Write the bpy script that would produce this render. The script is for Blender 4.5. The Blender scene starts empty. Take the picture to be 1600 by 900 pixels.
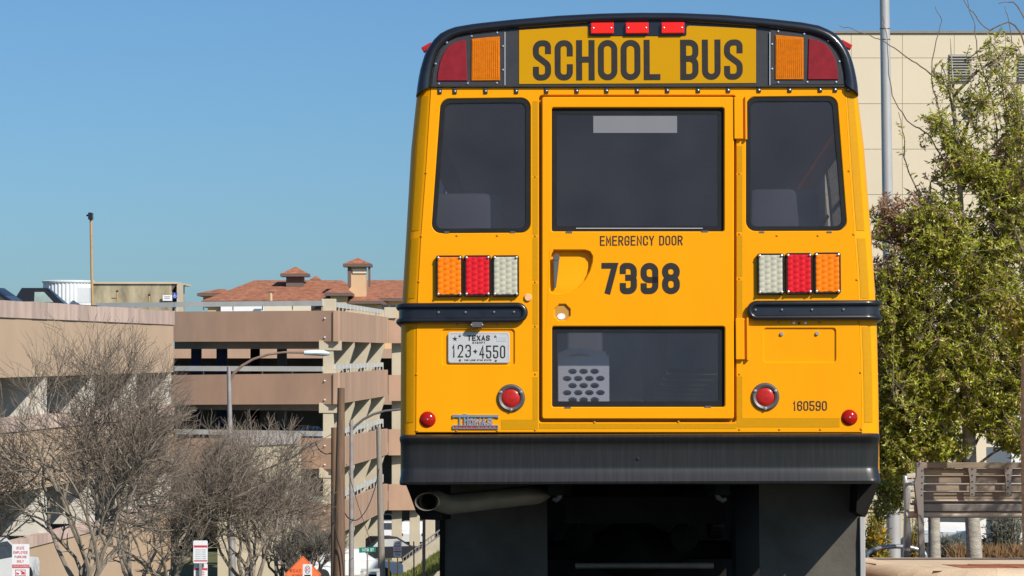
import bpy, bmesh, math, random
from mathutils import Vector, Matrix, Euler
from mathutils.geometry import tessellate_polygon

random.seed(7)
scene = bpy.context.scene
COL = scene.collection
R = math.radians

# ---------------------------------------------------------------- camera, sky, sun, exposure
EYE = 1.50            # eye height above the road at the camera
FPX = 4300.0          # focal length in pixels of a 1600 px wide frame
HOR = 550.0           # row of the horizon
cam_d = bpy.data.cameras.new('camera')
cam = bpy.data.objects.new('camera', cam_d)
COL.objects.link(cam)
cam.location = (0, 0, EYE)
cam.rotation_euler = (R(90), 0, 0)
cam_d.sensor_width = 36.0
cam_d.lens = 36.0 * FPX / 1600.0
cam_d.shift_y = (HOR - 450.0) / 1600.0
cam_d.clip_start = 0.1
cam_d.clip_end = 5000.0
scene.camera = cam

SUN_DIR = Vector((1.0, -1.15, 1.22)).normalized()      # towards the sun
world = bpy.data.worlds.new('World')
scene.world = world
world.use_nodes = True
wn = world.node_tree
wn.nodes.clear()
sky = wn.nodes.new('ShaderNodeTexSky')
sky.sky_type = 'NISHITA'
sky.sun_disc = False
sky.sun_elevation = math.asin(SUN_DIR.z)
sky.sun_rotation = math.atan2(SUN_DIR.x, SUN_DIR.y)
sky.altitude = 0.0
sky.air_density = 1.0
sky.dust_density = 1.0
sky.ozone_density = 6.0
bg = wn.nodes.new('ShaderNodeBackground')
bg.inputs['Strength'].default_value = 0.1
wo = wn.nodes.new('ShaderNodeOutputWorld')
# clear dry air: the sky stays blue right down to the horizon
wtc = wn.nodes.new('ShaderNodeTexCoord')
wad = wn.nodes.new('ShaderNodeVectorMath'); wad.operation = 'ADD'
wad.inputs[1].default_value = (0.0, 0.0, 0.02)
wn.links.new(wtc.outputs['Generated'], wad.inputs[0])
wno = wn.nodes.new('ShaderNodeVectorMath'); wno.operation = 'NORMALIZE'
wn.links.new(wad.outputs[0], wno.inputs[0])
wn.links.new(wno.outputs[0], sky.inputs['Vector'])
wmx = wn.nodes.new('ShaderNodeMix'); wmx.data_type = 'RGBA'; wmx.blend_type = 'MULTIPLY'
wmx.inputs['Factor'].default_value = 1.0
wmx.inputs['B'].default_value = (0.69, 0.89, 1.00, 1.0)
wn.links.new(sky.outputs[0], wmx.inputs['A'])
wn.links.new(wmx.outputs['Result'], bg.inputs['Color'])
wn.links.new(bg.outputs[0], wo.inputs['Surface'])

sun_d = bpy.data.lights.new('sun', 'SUN')
sun_d.energy = 5.0
sun_d.angle = R(0.53)
sun_d.color = (1.0, 0.94, 0.84)
sun = bpy.data.objects.new('sun', sun_d)
COL.objects.link(sun)
sun.location = (40, -40, 60)
sun.rotation_euler = (-SUN_DIR).to_track_quat('-Z', 'Y').to_euler()

vs = scene.view_settings
vs.view_transform = 'Standard'
vs.look = 'None'
vs.exposure = 0.08
vs.gamma = 1.0
vs.use_curve_mapping = False

# ---------------------------------------------------------------- materials
MATS = {}
def pm(name, col, rough=0.6, metal=0.0, var=0.10, scale=8.0, bump=0.0, bscale=60.0, coat=0.0, spec=0.5,
       col2=None, detail=6.0, stretch=None, rnd=0.0):
    """Principled material: noise between two tints of the colour, optional bump, optional stretched grain."""
    m = bpy.data.materials.new(name)
    m.use_nodes = True
    nt = m.node_tree
    b = nt.nodes['Principled BSDF']
    b.inputs['Roughness'].default_value = rough
    b.inputs['Metallic'].default_value = metal
    b.inputs['Specular IOR Level'].default_value = spec
    if coat:
        b.inputs['Coat Weight'].default_value = coat
        b.inputs['Coat Roughness'].default_value = 0.08
    tc = nt.nodes.new('ShaderNodeTexCoord')
    vec = tc.outputs['Object']
    if stretch:
        mp = nt.nodes.new('ShaderNodeMapping')
        mp.inputs['Scale'].default_value = stretch
        nt.links.new(vec, mp.inputs['Vector'])
        vec = mp.outputs['Vector']
    n = nt.nodes.new('ShaderNodeTexNoise')
    n.inputs['Scale'].default_value = scale
    n.inputs['Detail'].default_value = detail
    n.inputs['Roughness'].default_value = 0.6
    nt.links.new(vec, n.inputs['Vector'])
    cr = nt.nodes.new('ShaderNodeValToRGB')
    a = [max(0, c * (1 - var)) for c in col]
    z = [min(1, c * (1 + var)) for c in col] if col2 is None else list(col2)
    cr.color_ramp.elements[0].position = 0.3
    cr.color_ramp.elements[1].position = 0.7
    cr.color_ramp.elements[0].color = (*a, 1)
    cr.color_ramp.elements[1].color = (*z, 1)
    nt.links.new(n.outputs['Fac'], cr.inputs['Fac'])
    if rnd:
        oi = nt.nodes.new('ShaderNodeObjectInfo')
        mr = nt.nodes.new('ShaderNodeMapRange')
        mr.inputs[3].default_value = 1.0 - rnd
        mr.inputs[4].default_value = 1.0 + rnd
        nt.links.new(oi.outputs['Random'], mr.inputs[0])
        hs = nt.nodes.new('ShaderNodeHueSaturation')
        nt.links.new(mr.outputs[0], hs.inputs['Value'])
        nt.links.new(cr.outputs['Color'], hs.inputs['Color'])
        nt.links.new(hs.outputs['Color'], b.inputs['Base Color'])
    else:
        nt.links.new(cr.outputs['Color'], b.inputs['Base Color'])
    if bump:
        n2 = nt.nodes.new('ShaderNodeTexNoise')
        n2.inputs['Scale'].default_value = bscale
        n2.inputs['Detail'].default_value = 5.0
        nt.links.new(vec, n2.inputs['Vector'])
        bp_ = nt.nodes.new('ShaderNodeBump')
        bp_.inputs['Strength'].default_value = bump
        bp_.inputs['Distance'].default_value = 0.02
        nt.links.new(n2.outputs['Fac'], bp_.inputs['Height'])
        nt.links.new(bp_.outputs['Normal'], b.inputs['Normal'])
    MATS[name] = m
    return m

def leafmat(name, cols, rough=0.45):
    """Leaves: every leaf picks its own tint; some light passes through."""
    m = bpy.data.materials.new(name)
    m.use_nodes = True
    nt = m.node_tree
    b = nt.nodes['Principled BSDF']
    b.inputs['Roughness'].default_value = rough
    b.inputs['Specular IOR Level'].default_value = 0.5
    g = nt.nodes.new('ShaderNodeNewGeometry')
    cr = nt.nodes.new('ShaderNodeValToRGB')
    e = cr.color_ramp.elements
    while len(e) < len(cols):
        e.new(0.5)
    for i, c in enumerate(cols):
        e[i].position = i / (len(cols) - 1)
        e[i].color = (*c, 1)
    nt.links.new(g.outputs['Random Per Island'], cr.inputs['Fac'])
    nt.links.new(cr.outputs['Color'], b.inputs['Base Color'])
    tr = nt.nodes.new('ShaderNodeBsdfTranslucent')
    nt.links.new(cr.outputs['Color'], tr.inputs['Color'])
    mx = nt.nodes.new('ShaderNodeMixShader')
    mx.inputs['Fac'].default_value = 0.45
    nt.links.new(b.outputs[0], mx.inputs[1])
    nt.links.new(tr.outputs[0], mx.inputs[2])
    nt.links.new(mx.outputs[0], nt.nodes['Material Output'].inputs['Surface'])
    MATS[name] = m
    return m

def glassmat(name, tint, film, filmcol=(0.4, 0.4, 0.42), rough=0.02):
    """Tinted sheet glass with a thin film of dust: see-through tint + fresnel reflection + a little diffuse."""
    m = bpy.data.materials.new(name)
    m.use_nodes = True
    nt = m.node_tree
    nt.nodes.remove(nt.nodes['Principled BSDF'])
    t = nt.nodes.new('ShaderNodeBsdfTransparent')
    t.inputs['Color'].default_value = (*tint, 1)
    g = nt.nodes.new('ShaderNodeBsdfGlossy')
    g.inputs['Roughness'].default_value = rough
    lw_ = nt.nodes.new('ShaderNodeLayerWeight')
    lw_.inputs['Blend'].default_value = 0.5
    pw = nt.nodes.new('ShaderNodeMath'); pw.operation = 'POWER'; pw.inputs[1].default_value = 5.0
    nt.links.new(lw_.outputs['Facing'], pw.inputs[0])
    f = nt.nodes.new('ShaderNodeMath'); f.operation = 'MULTIPLY_ADD'; f.inputs[1].default_value = 0.9; f.inputs[2].default_value = 0.03
    nt.links.new(pw.outputs[0], f.inputs[0])
    d = nt.nodes.new('ShaderNodeBsdfDiffuse')
    d.inputs['Color'].default_value = (*filmcol, 1)
    n = nt.nodes.new('ShaderNodeTexNoise')
    n.inputs['Scale'].default_value = 3.0
    n.inputs['Detail'].default_value = 8.0
    tc = nt.nodes.new('ShaderNodeTexCoord')
    nt.links.new(tc.outputs['Object'], n.inputs['Vector'])
    mr = nt.nodes.new('ShaderNodeMapRange')
    mr.inputs[1].default_value = 0.3
    mr.inputs[2].default_value = 0.75
    mr.inputs[3].default_value = film * 0.75
    mr.inputs[4].default_value = film * 1.25
    nt.links.new(n.outputs['Fac'], mr.inputs[0])
    m1 = nt.nodes.new('ShaderNodeMixShader')
    nt.links.new(mr.outputs[0], m1.inputs['Fac'])
    nt.links.new(t.outputs[0], m1.inputs[1])
    nt.links.new(d.outputs[0], m1.inputs[2])
    m2 = nt.nodes.new('ShaderNodeMixShader')
    nt.links.new(f.outputs[0], m2.inputs['Fac'])
    nt.links.new(m1.outputs[0], m2.inputs[1])
    nt.links.new(g.outputs[0], m2.inputs[2])
    nt.links.new(m2.outputs[0], nt.nodes['Material Output'].inputs['Surface'])
    MATS[name] = m
    return m

pm('bus_yellow', (0.86, 0.335, 0.0), 0.36, var=0.04, scale=1.3, stretch=(2.2, 2.2, 0.7), bump=0.012, bscale=2.2, spec=0.16)
pm('tape_yellow', (0.56, 0.255, 0.0), 0.5, var=0.05, scale=60, spec=0.15)
pm('sign_yellow', (0.56, 0.275, 0.0), 0.6, var=0.025, scale=4, spec=0.12)
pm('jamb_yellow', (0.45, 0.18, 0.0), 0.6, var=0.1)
pm('lettering_black', (0.030, 0.026, 0.024), 0.6, var=0.12, scale=30, spec=0.2)
pm('cap_black', (0.012, 0.013, 0.018), 0.28, var=0.25, scale=6, coat=0.3)
pm('panel_black', (0.028, 0.028, 0.032), 0.5, var=0.2, scale=12)
pm('rail_black', (0.013, 0.013, 0.016), 0.3, var=0.3, scale=14, coat=0.2)
pm('rubber_black', (0.014, 0.014, 0.016), 0.6, var=0.2, spec=0.2)
pm('under_black', (0.016, 0.014, 0.012), 0.9, var=0.4, scale=5, spec=0.1)
pm('mudflap_rubber', (0.105, 0.095, 0.08), 0.9, var=0.25, scale=3.5, bump=0.1, spec=0.1)
pm('pipe_steel', (0.27, 0.235, 0.18), 0.55, metal=0.35, var=0.2, scale=7)
pm('screw_steel', (0.62, 0.62, 0.62), 0.3, metal=0.9, var=0.1)
pm('rivet_yellow', (0.55, 0.24, 0.0), 0.45, var=0.1)
pm('lamp_amber', (0.92, 0.20, 0.0), 0.14, var=0.06, coat=0.25, spec=0.3)
pm('lamp_red', (0.66, 0.012, 0.018), 0.14, var=0.06, coat=0.25, spec=0.3)
pm('lamp_clear', (0.50, 0.47, 0.36), 0.14, var=0.08, coat=0.25, spec=0.3)
pm('marker_red', (0.92, 0.02, 0.012), 0.25, var=0.05, coat=0.15, spec=0.2)
pm('dull_red', (0.24, 0.015, 0.022), 0.4, var=0.15, scale=25, spec=0.2)
pm('dull_amber', (0.60, 0.155, 0.0), 0.4, var=0.15, scale=40, spec=0.2)
pm('reflector_red', (0.44, 0.018, 0.014), 0.35, var=0.2, scale=60, coat=0.15, spec=0.2)
pm('dome_red', (0.36, 0.008, 0.003), 0.15, var=0.05, coat=0.3, spec=0.2)
pm('peach_plastic', (0.80, 0.42, 0.20), 0.5)
pm('plate_white', (0.50, 0.50, 0.49), 0.45, var=0.05, scale=30)
pm('plate_grey', (0.45, 0.46, 0.48), 0.5, var=0.05)
pm('sticker_grey', (0.19, 0.19, 0.205), 0.5, var=0.02)
pm('chrome', (0.62, 0.63, 0.66), 0.18, metal=1.0, var=0.05)
pm('emblem_red', (0.42, 0.03, 0.02), 0.4)
pm('seat_vinyl', (0.30, 0.32, 0.36), 0.55, var=0.05)
pm('interior_grey', (0.10, 0.10, 0.11), 0.7)
pm('basket_plastic', (0.80, 0.80, 0.83), 0.5, var=0.03)
pm('handle_steel', (0.13, 0.125, 0.12), 0.45, metal=0.4)
pm('lock_brown', (0.50, 0.24, 0.035), 0.5)
pm('white_paint', (0.80, 0.80, 0.80), 0.5, var=0.04)
glassmat('bus_glass', (0.56, 0.56, 0.58), 0.044, (0.52, 0.47, 0.50))
glassmat('door_glass', (0.74, 0.74, 0.76), 0.034, (0.52, 0.47, 0.50))
glassmat('car_glass', (0.25, 0.32, 0.33), 0.10, (0.35, 0.42, 0.42))

# black painted bumper with dust streaks
def bumpermat():
    m = pm('bumper_black', (0.016, 0.016, 0.018), 0.38, var=0.3, scale=5, spec=0.65)
    nt = m.node_tree
    b = nt.nodes['Principled BSDF']
    tc = nt.nodes.new('ShaderNodeTexCoord')
    mp = nt.nodes.new('ShaderNodeMapping')
    mp.inputs['Scale'].default_value = (75, 4, 3.5)
    nt.links.new(tc.outputs['Object'], mp.inputs['Vector'])
    n = nt.nodes.new('ShaderNodeTexNoise')
    n.inputs['Scale'].default_value = 1.2
    n.inputs['Detail'].default_value = 5
    nt.links.new(mp.outputs[0], n.inputs['Vector'])
    cr = nt.nodes.new('ShaderNodeValToRGB')
    cr.color_ramp.elements[0].position = 0.42
    cr.color_ramp.elements[0].color = (0.0125, 0.012, 0.0115, 1)
    cr.color_ramp.elements[1].position = 0.78
    cr.color_ramp.elements[1].color = (0.020, 0.019, 0.018, 1)
    nt.links.new(n.outputs['Fac'], cr.inputs['Fac'])
    nt.links.new(cr.outputs['Color'], b.inputs['Base Color'])
    mr = nt.nodes.new('ShaderNodeMapRange')
    mr.inputs[3].default_value = 0.34
    mr.inputs[4].default_value = 0.42
    nt.links.new(n.outputs['Fac'], mr.inputs[0])
    nt.links.new(mr.outputs[0], b.inputs['Roughness'])
bumpermat()

pm('asphalt', (0.055, 0.054, 0.052), 0.9, var=0.25, scale=3, bump=0.3, bscale=80)
pm('terrain_grass', (0.10, 0.11, 0.045), 0.95, var=0.3, scale=0.6, bump=0.3)
pm('bank_grass', (0.16, 0.19, 0.05), 0.95, var=0.35, scale=3, bump=0.4, bscale=30)
pm('garage_brown', (0.44, 0.285, 0.20), 0.9, spec=0.2, rnd=0.03, stretch=(1, 1, 0.3), var=0.13, scale=0.8, bump=0.06, bscale=20, detail=8)
pm('garage_tan', (0.50, 0.365, 0.255), 0.9, spec=0.2, var=0.06, scale=0.4, bump=0.05, bscale=20, detail=8)
pm('garage_pink', (0.52, 0.385, 0.325), 0.85, rnd=0.12, var=0.25, scale=1.2, stretch=(1.4, 1.4, 0.25), detail=8)
pm('garage_cream', (0.53, 0.46, 0.34), 0.85, spec=0.2, var=0.10, scale=0.9, detail=8)
pm('garage_slab', (0.24, 0.22, 0.20), 0.9, var=0.2, scale=0.8)
pm('garage_white', (0.62, 0.58, 0.51), 0.85, var=0.08, scale=0.9)
pm('rail_grey', (0.50, 0.50, 0.47), 0.6, var=0.12, scale=1.2)
pm('navy_paint', (0.035, 0.04, 0.11), 0.7, var=0.15)
pm('ramp_grey', (0.33, 0.31, 0.29), 0.9, var=0.1)
pm('tower_concrete', (0.36, 0.305, 0.20), 0.9, spec=0.2, var=0.5, scale=1.1, detail=8, stretch=(1.5, 1.5, 0.5))
pm('tank_white', (0.72, 0.73, 0.74), 0.5, var=0.06, scale=1)
pm('roof_tile', (0.345, 0.145, 0.085), 0.9, spec=0.1, var=0.4, scale=1.6, bump=0.5, bscale=6, detail=8)
pm('stucco', (0.62, 0.42, 0.24), 0.9, var=0.06, scale=0.5)
pm('stucco_pale', (0.68, 0.60, 0.46), 0.9, var=0.05, scale=0.5)
pm('window_dark', (0.045, 0.055, 0.065), 0.2, var=0.2, spec=0.25)
pm('eave_brown', (0.14, 0.10, 0.085), 0.8)
pm('wall_cream', (0.68, 0.575, 0.42), 0.85, rnd=0.02, spec=0.2, var=0.035, scale=0.25, bump=0.03, bscale=12)
pm('joint_grey', (0.57, 0.485, 0.355), 0.9)
pm('coping_dark', (0.26, 0.22, 0.17), 0.9)
pm('louver_grey', (0.30, 0.28, 0.24), 0.7)
pm('pole_wood', (0.16, 0.095, 0.058), 0.85, var=0.3, scale=3, stretch=(6, 6, 0.5), bump=0.3)
pm('pole_greywood', (0.27, 0.235, 0.195), 0.85, var=0.25, scale=3, stretch=(6, 6, 0.5), bump=0.3)
pm('pole_tan', (0.46, 0.28, 0.12), 0.7, var=0.15, scale=2)
pm('pole_galv', (0.34, 0.31, 0.30), 0.55, metal=0.3, var=0.25, scale=2, detail=8)
pm('arm_rust', (0.23, 0.15, 0.115), 0.7, var=0.3, scale=4)
pm('pole_alu', (0.50, 0.475, 0.45), 0.35, metal=0.25, var=0.08, scale=2)
pm('lamp_white', (0.74, 0.80, 0.80), 0.4, var=0.03)
pm('cable_black', (0.025, 0.025, 0.028), 0.6)
pm('cable_grey', (0.12, 0.115, 0.11), 0.6)
pm('sign_white', (0.78, 0.77, 0.77), 0.5, var=0.04)
pm('sign_red', (0.55, 0.05, 0.07), 0.5, var=0.08)
pm('sign_orange', (0.90, 0.19, 0.055), 0.5, var=0.06, scale=12)
pm('sign_orange_dark', (0.45, 0.07, 0.03), 0.5)
pm('sign_green', (0.0, 0.21, 0.155), 0.5, var=0.05)
pm('sign_blue', (0.02, 0.07, 0.38), 0.5)
pm('sign_black', (0.02, 0.02, 0.02), 0.5)
pm('post_yellow', (0.78, 0.43, 0.015), 0.55, var=0.08)
pm('twig_bark', (0.165, 0.13, 0.10), 0.9, var=0.35, scale=6)
pm('stem_bark', (0.24, 0.195, 0.15), 0.85, var=0.4, scale=5, stretch=(3, 3, 0.8), bump=0.3)
pm('dark_twig', (0.12, 0.105, 0.085), 0.9, var=0.35, scale=6)
pm('oak_bark', (0.37, 0.335, 0.28), 0.9, var=0.35, scale=10, stretch=(1, 1, 2.5), bump=0.5, bscale=40)
pm('oak_twig', (0.15, 0.12, 0.09), 0.9, var=0.3, scale=8)
leafmat('leaf_green', [(0.20, 0.225, 0.02), (0.37, 0.405, 0.03), (0.53, 0.54, 0.06), (0.70, 0.64, 0.14)], 0.30)
leafmat('leaf_dry', [(0.26, 0.15, 0.085), (0.44, 0.27, 0.17), (0.58, 0.34, 0.23), (0.36, 0.24, 0.16)], 0.6)
leafmat('leaf_yellow', [(0.50, 0.30, 0.02), (0.62, 0.38, 0.02), (0.30, 0.30, 0.03), (0.12, 0.16, 0.02)])
leafmat('leaf_sage', [(0.15, 0.16, 0.12), (0.22, 0.23, 0.18), (0.28, 0.29, 0.23), (0.17, 0.18, 0.14)], 0.7)
leafmat('grass_dry', [(0.32, 0.17, 0.07), (0.42, 0.25, 0.11), (0.24, 0.13, 0.06), (0.36, 0.27, 0.13)], 0.7)
pm('bench_wood', (0.25, 0.195, 0.14), 0.75, rnd=0.12, spec=0.25, var=0.25, scale=3, stretch=(1.2, 8, 8), bump=0.15)
pm('bench_pale', (0.46, 0.40, 0.32), 0.7, var=0.2, scale=3, stretch=(1.2, 8, 8))
pm('bench_metal', (0.21, 0.185, 0.165), 0.5, metal=0.2, var=0.1)
pm('glass_pale', (0.26, 0.33, 0.30), 0.1, var=0.25, scale=2)
pm('bench_alu', (0.60, 0.60, 0.60), 0.3, metal=0.75, var=0.06)
pm('kerb_stone', (0.60, 0.49, 0.35), 0.9, spec=0.2, rnd=0.06, var=0.14, scale=4, bump=0.25, bscale=40, detail=8)
pm('paver_red', (0.33, 0.125, 0.065), 0.9, spec=0.2, rnd=0.15, var=0.2, scale=9, bump=0.2)
pm('cabin_panel', (0.42, 0.42, 0.42), 0.6)
pm('mulch', (0.10, 0.065, 0.045), 0.95, var=0.4, scale=20, bump=0.5)
pm('concrete_low', (0.50, 0.44, 0.34), 0.85, var=0.15, scale=1.5)
pm('car_white', (0.72, 0.73, 0.74), 0.3, coat=0.6, var=0.02)
pm('car_dark', (0.018, 0.019, 0.022), 0.3, coat=0.15, var=0.05, spec=0.25)
pm('car_blue', (0.03, 0.05, 0.12), 0.25, coat=0.6, var=0.05)
pm('car_silver', (0.30, 0.32, 0.36), 0.3, metal=0.4, coat=0.5, var=0.05)
pm('tyre', (0.02, 0.02, 0.02), 0.85)
pm('wheel_alloy', (0.45, 0.45, 0.46), 0.35, metal=0.8)
pm('person_blue', (0.04, 0.045, 0.10), 0.8)

# ---------------------------------------------------------------- geometry helpers
ORG = {}
def tag(o, label=None, cat=None, group=None, kind=None):
    if label: o['label'] = label
    if cat: o['category'] = cat
    if group: o['group'] = group
    if kind: o['kind'] = kind
    return o

def thing(name, label, cat, loc=(0, 0, 0), group=None):
    o = bpy.data.objects.new(name, None)
    o.empty_display_size = 0.2
    COL.objects.link(o)
    o.location = loc
    ORG[o] = Vector(loc)
    return tag(o, label, cat, group)

class MB:
    """collects vertices and faces; build() links them as one mesh object"""
    def __init__(self):
        self.v = []
        self.f = []
    def add(self, vs, fs):
        o = len(self.v)
        self.v.extend(Vector(p) for p in vs)
        self.f.extend([tuple(i + o for i in f) for f in fs])
        return self
    def box(self, a, b):
        x0, y0, z0 = a; x1, y1, z1 = b
        return self.add([(x0,y0,z0),(x1,y0,z0),(x1,y1,z0),(x0,y1,z0),(x0,y0,z1),(x1,y0,z1),(x1,y1,z1),(x0,y1,z1)],
                        [(0,3,2,1),(4,5,6,7),(0,1,5,4),(1,2,6,5),(2,3,7,6),(3,0,4,7)])
    def cbox(self, a, b, c=0.01):
        """box with chamfered edges"""
        bm = bmesh.new()
        bmesh.ops.create_cube(bm, size=1.0)
        a = Vector(a); b = Vector(b)
        for v in bm.verts:
            v.co = Vector(((v.co.x + .5) * (b.x - a.x) + a.x, (v.co.y + .5) * (b.y - a.y) + a.y, (v.co.z + .5) * (b.z - a.z) + a.z))
        bmesh.ops.bevel(bm, geom=list(bm.edges), offset=c, segments=2, affect='EDGES', profile=0.5)
        bm.verts.index_update()
        self.add([v.co.copy() for v in bm.verts], [tuple(v.index for v in f.verts) for f in bm.faces])
        bm.free()
        return self
    def wall(self, p0, p1, z0, z1, th, side=1):
        """upright slab along p0-p1 (x, y), thickness to the left (side=1) or right; z0/z1 may be pairs"""
        p0 = Vector(p0); p1 = Vector(p1)
        d = (p1 - p0).normalized()
        n = Vector((-d.y, d.x)) * th * side
        za = z0 if isinstance(z0, tuple) else (z0, z0)
        zb = z1 if isinstance(z1, tuple) else (z1, z1)
        q = [(p0, 0), (p1, 1), (p1 + n, 1), (p0 + n, 0)]
        return self.add([(p.x, p.y, za[i]) for p, i in q] + [(p.x, p.y, zb[i]) for p, i in q],
                        [(0,3,2,1),(4,5,6,7),(0,1,5,4),(1,2,6,5),(2,3,7,6),(3,0,4,7)])
    def tube(self, pts, rad, n=8, caps=True):
        pts = [Vector(p) for p in pts]
        if not isinstance(rad, (list, tuple)):
            rad = [rad] * len(pts)
        o = len(self.v)
        ref = None
        for i, p in enumerate(pts):
            t = (pts[min(i + 1, len(pts) - 1)] - pts[max(i - 1, 0)])
            if t.length < 1e-9: t = Vector((0, 0, 1))
            t.normalize()
            if ref is None:
                ref = Vector((1, 0, 0)) if abs(t.x) < 0.8 else Vector((0, 1, 0))
            u = ref - t * ref.dot(t)
            if u.length < 1e-6: u = t.orthogonal()
            u.normalize(); ref = u
            w = t.cross(u)
            for k in range(n):
                a = 2 * math.pi * k / n
                self.v.append(p + (u * math.cos(a) + w * math.sin(a)) * rad[i])
        for i in range(len(pts) - 1):
            for k in range(n):
                k2 = (k + 1) % n
                self.f.append((o + i*n + k, o + i*n + k2, o + (i+1)*n + k2, o + (i+1)*n + k))
        if caps:
            self.f.append(tuple(o + k for k in reversed(range(n))))
            self.f.append(tuple(o + (len(pts)-1)*n + k for k in range(n)))
        return self
    def lathe(self, prof, n=20, axis='y', c=(0, 0, 0)):
        """profile of (radius, height along axis)"""
        o = len(self.v)
        c = Vector(c)
        for r, h in prof:
            for k in range(n):
                a = 2 * math.pi * k / n
                ca, sa = r * math.cos(a), r * math.sin(a)
                p = {'y': (ca, h, sa), 'z': (ca, sa, h), 'x': (h, ca, sa)}[axis]
                self.v.append(c + Vector(p))
        for i in range(len(prof) - 1):
            for k in range(n):
                k2 = (k + 1) % n
                self.f.append((o+i*n+k, o+i*n+k2, o+(i+1)*n+k2, o+(i+1)*n+k))
        self.f.append(tuple(o + k for k in range(n)))
        self.f.append(tuple(o + (len(prof)-1)*n + k for k in range(n)))
        return self
    def loft(self, rings, closed=False, cap=False):
        o = len(self.v); n = len(rings[0])
        for r in rings:
            self.v.extend(Vector(p) for p in r)
        m = n if closed else n - 1
        for i in range(len(rings) - 1):
            for k in range(m):
                k2 = (k + 1) % n
                self.f.append((o+i*n+k, o+i*n+k2, o+(i+1)*n+k2, o+(i+1)*n+k))
        if cap:
            self.f.append(tuple(o + k for k in range(n)))
            self.f.append(tuple(o + (len(rings)-1)*n + k for k in range(n)))
        return self
    def plate(self, polys, y0, y1, bev=0.0, inset=None):
        """extruded flat shape in x-z (first polygon outer, the rest holes); front at y0, back at y1"""
        def area(p):
            return sum(p[i][0]*p[(i+1) % len(p)][1] - p[(i+1) % len(p)][0]*p[i][1] for i in range(len(p)))
        fixed = []
        for i, p in enumerate(polys):
            p = [(q[0], q[1]) for q in p]
            if (area(p) > 0) != (i == 0): p.reverse()
            fixed.append(p)
        def off(p, d):
            out = []
            n = len(p)
            for i in range(n):
                a = Vector(p[i-1]); b = Vector(p[i]); c = Vector(p[(i+1) % n])
                e1 = (b - a); e2 = (c - b)
                if e1.length < 1e-9 or e2.length < 1e-9:
                    out.append(tuple(b)); continue
                e1.normalize(); e2.normalize()
                n1 = Vector((-e1.y, e1.x)); n2 = Vector((-e2.y, e2.x))
                m = n1 + n2
                l = m.length
                if l < 1e-6: out.append(tuple(b)); continue
                m /= l
                k = d / max(0.35, m.dot(n1))
                out.append((b.x + m.x * k, b.y + m.y * k))
            return out
        layers = [(bev, y0), (0.0, y0 + bev * (1 if y1 > y0 else -1)), (0.0, y1)] if bev else [(0.0, y0), (0.0, y1)]
        o = len(self.v)
        tot = sum(len(p) for p in fixed)
        for d, y in layers:
            for p in fixed:
                for q in (off(p, d) if d else p):
                    self.v.append(Vector((q[0], y, q[1])))
        s = 0
        for p in fixed:
            n = len(p)
            for L in range(len(layers) - 1):
                a = o + L*tot + s; b = o + (L+1)*tot + s
                for k in range(n):
                    k2 = (k + 1) % n
                    self.f.append((a+k, b+k, b+k2, a+k2))
            s += n
        tris = tessellate_polygon([[Vector((q[0], q[1], 0)) for q in p] for p in fixed])
        last = o + (len(layers) - 1) * tot
        for t in tris:
            self.f.append((o+t[0], o+t[1], o+t[2]))
            self.f.append((last+t[2], last+t[1], last+t[0]))
        return self
    def build(self, name, mat, parent=None, world=True, smooth=False, fix=True):
        me = bpy.data.meshes.new(name)
        org = Vector((0, 0, 0))
        if parent is not None:
            if world:
                org = ORG.get(parent, Vector((0, 0, 0)))
        elif world:
            xs = [p.x for p in self.v]; ys = [p.y for p in self.v]; zs = [p.z for p in self.v]
            org = Vector(((min(xs)+max(xs))/2, (min(ys)+max(ys))/2, min(zs)))
        me.from_pydata([tuple(p - org) for p in self.v], [], self.f)
        if fix:
            bm = bmesh.new(); bm.from_mesh(me)
            bmesh.ops.recalc_face_normals(bm, faces=bm.faces)
            bm.to_mesh(me); bm.free()
        if smooth is not False:
            me.polygons.foreach_set('use_smooth', [True] * len(me.polygons))
            ang = R(40) if smooth is True else R(smooth)
            try:
                me.set_sharp_from_angle(angle=ang)
            except Exception:
                pass
        me.materials.append(MATS[mat])
        o = bpy.data.objects.new(name, me)
        COL.objects.link(o)
        if parent is not None:
            o.parent = parent
            ORG[o] = org if world else Vector((0, 0, 0))
        else:
            o.location = org
            ORG[o] = org
        return o

def inst(src, name, parent, loc):
    """another piece that shares mesh data with src, moved to loc (parent space)"""
    o = bpy.data.objects.new(name, src.data)
    COL.objects.link(o)
    o.parent = parent
    o.location = loc
    return o

def roundpoly(pts, r, n=5):
    """polygon with filleted corners; r one radius or one per corner"""
    out = []
    m = len(pts)
    for i in range(m):
        a = Vector(pts[i-1][:2]); b = Vector(pts[i][:2]); c = Vector(pts[(i+1) % m][:2])
        rr = r[i] if isinstance(r, (list, tuple)) else r
        out += fillet(a, b, c, rr, n)
    return out

def fillet(a, b, c, r, n=5):
    if r <= 0: return [tuple(b)]
    u = (a - b); w = (c - b)
    lu, lw = u.length, w.length
    u /= lu; w /= lw
    ang = u.angle(w)
    if ang > 3.1 or ang < 0.05: return [tuple(b)]
    t = min(r / math.tan(ang / 2), lu * 0.5, lw * 0.5)
    rr = t * math.tan(ang / 2)
    bis = (u + w).normalized()
    cen = b + bis * (rr / math.sin(ang / 2))
    p0 = b + u * t - cen; p1 = b + w * t - cen
    a0 = math.atan2(p0.y, p0.x); a1 = math.atan2(p1.y, p1.x)
    da = (a1 - a0 + math.pi) % (2 * math.pi) - math.pi
    return [(cen.x + rr * math.cos(a0 + da * k / n), cen.y + rr * math.sin(a0 + da * k / n)) for k in range(n + 1)]

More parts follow.
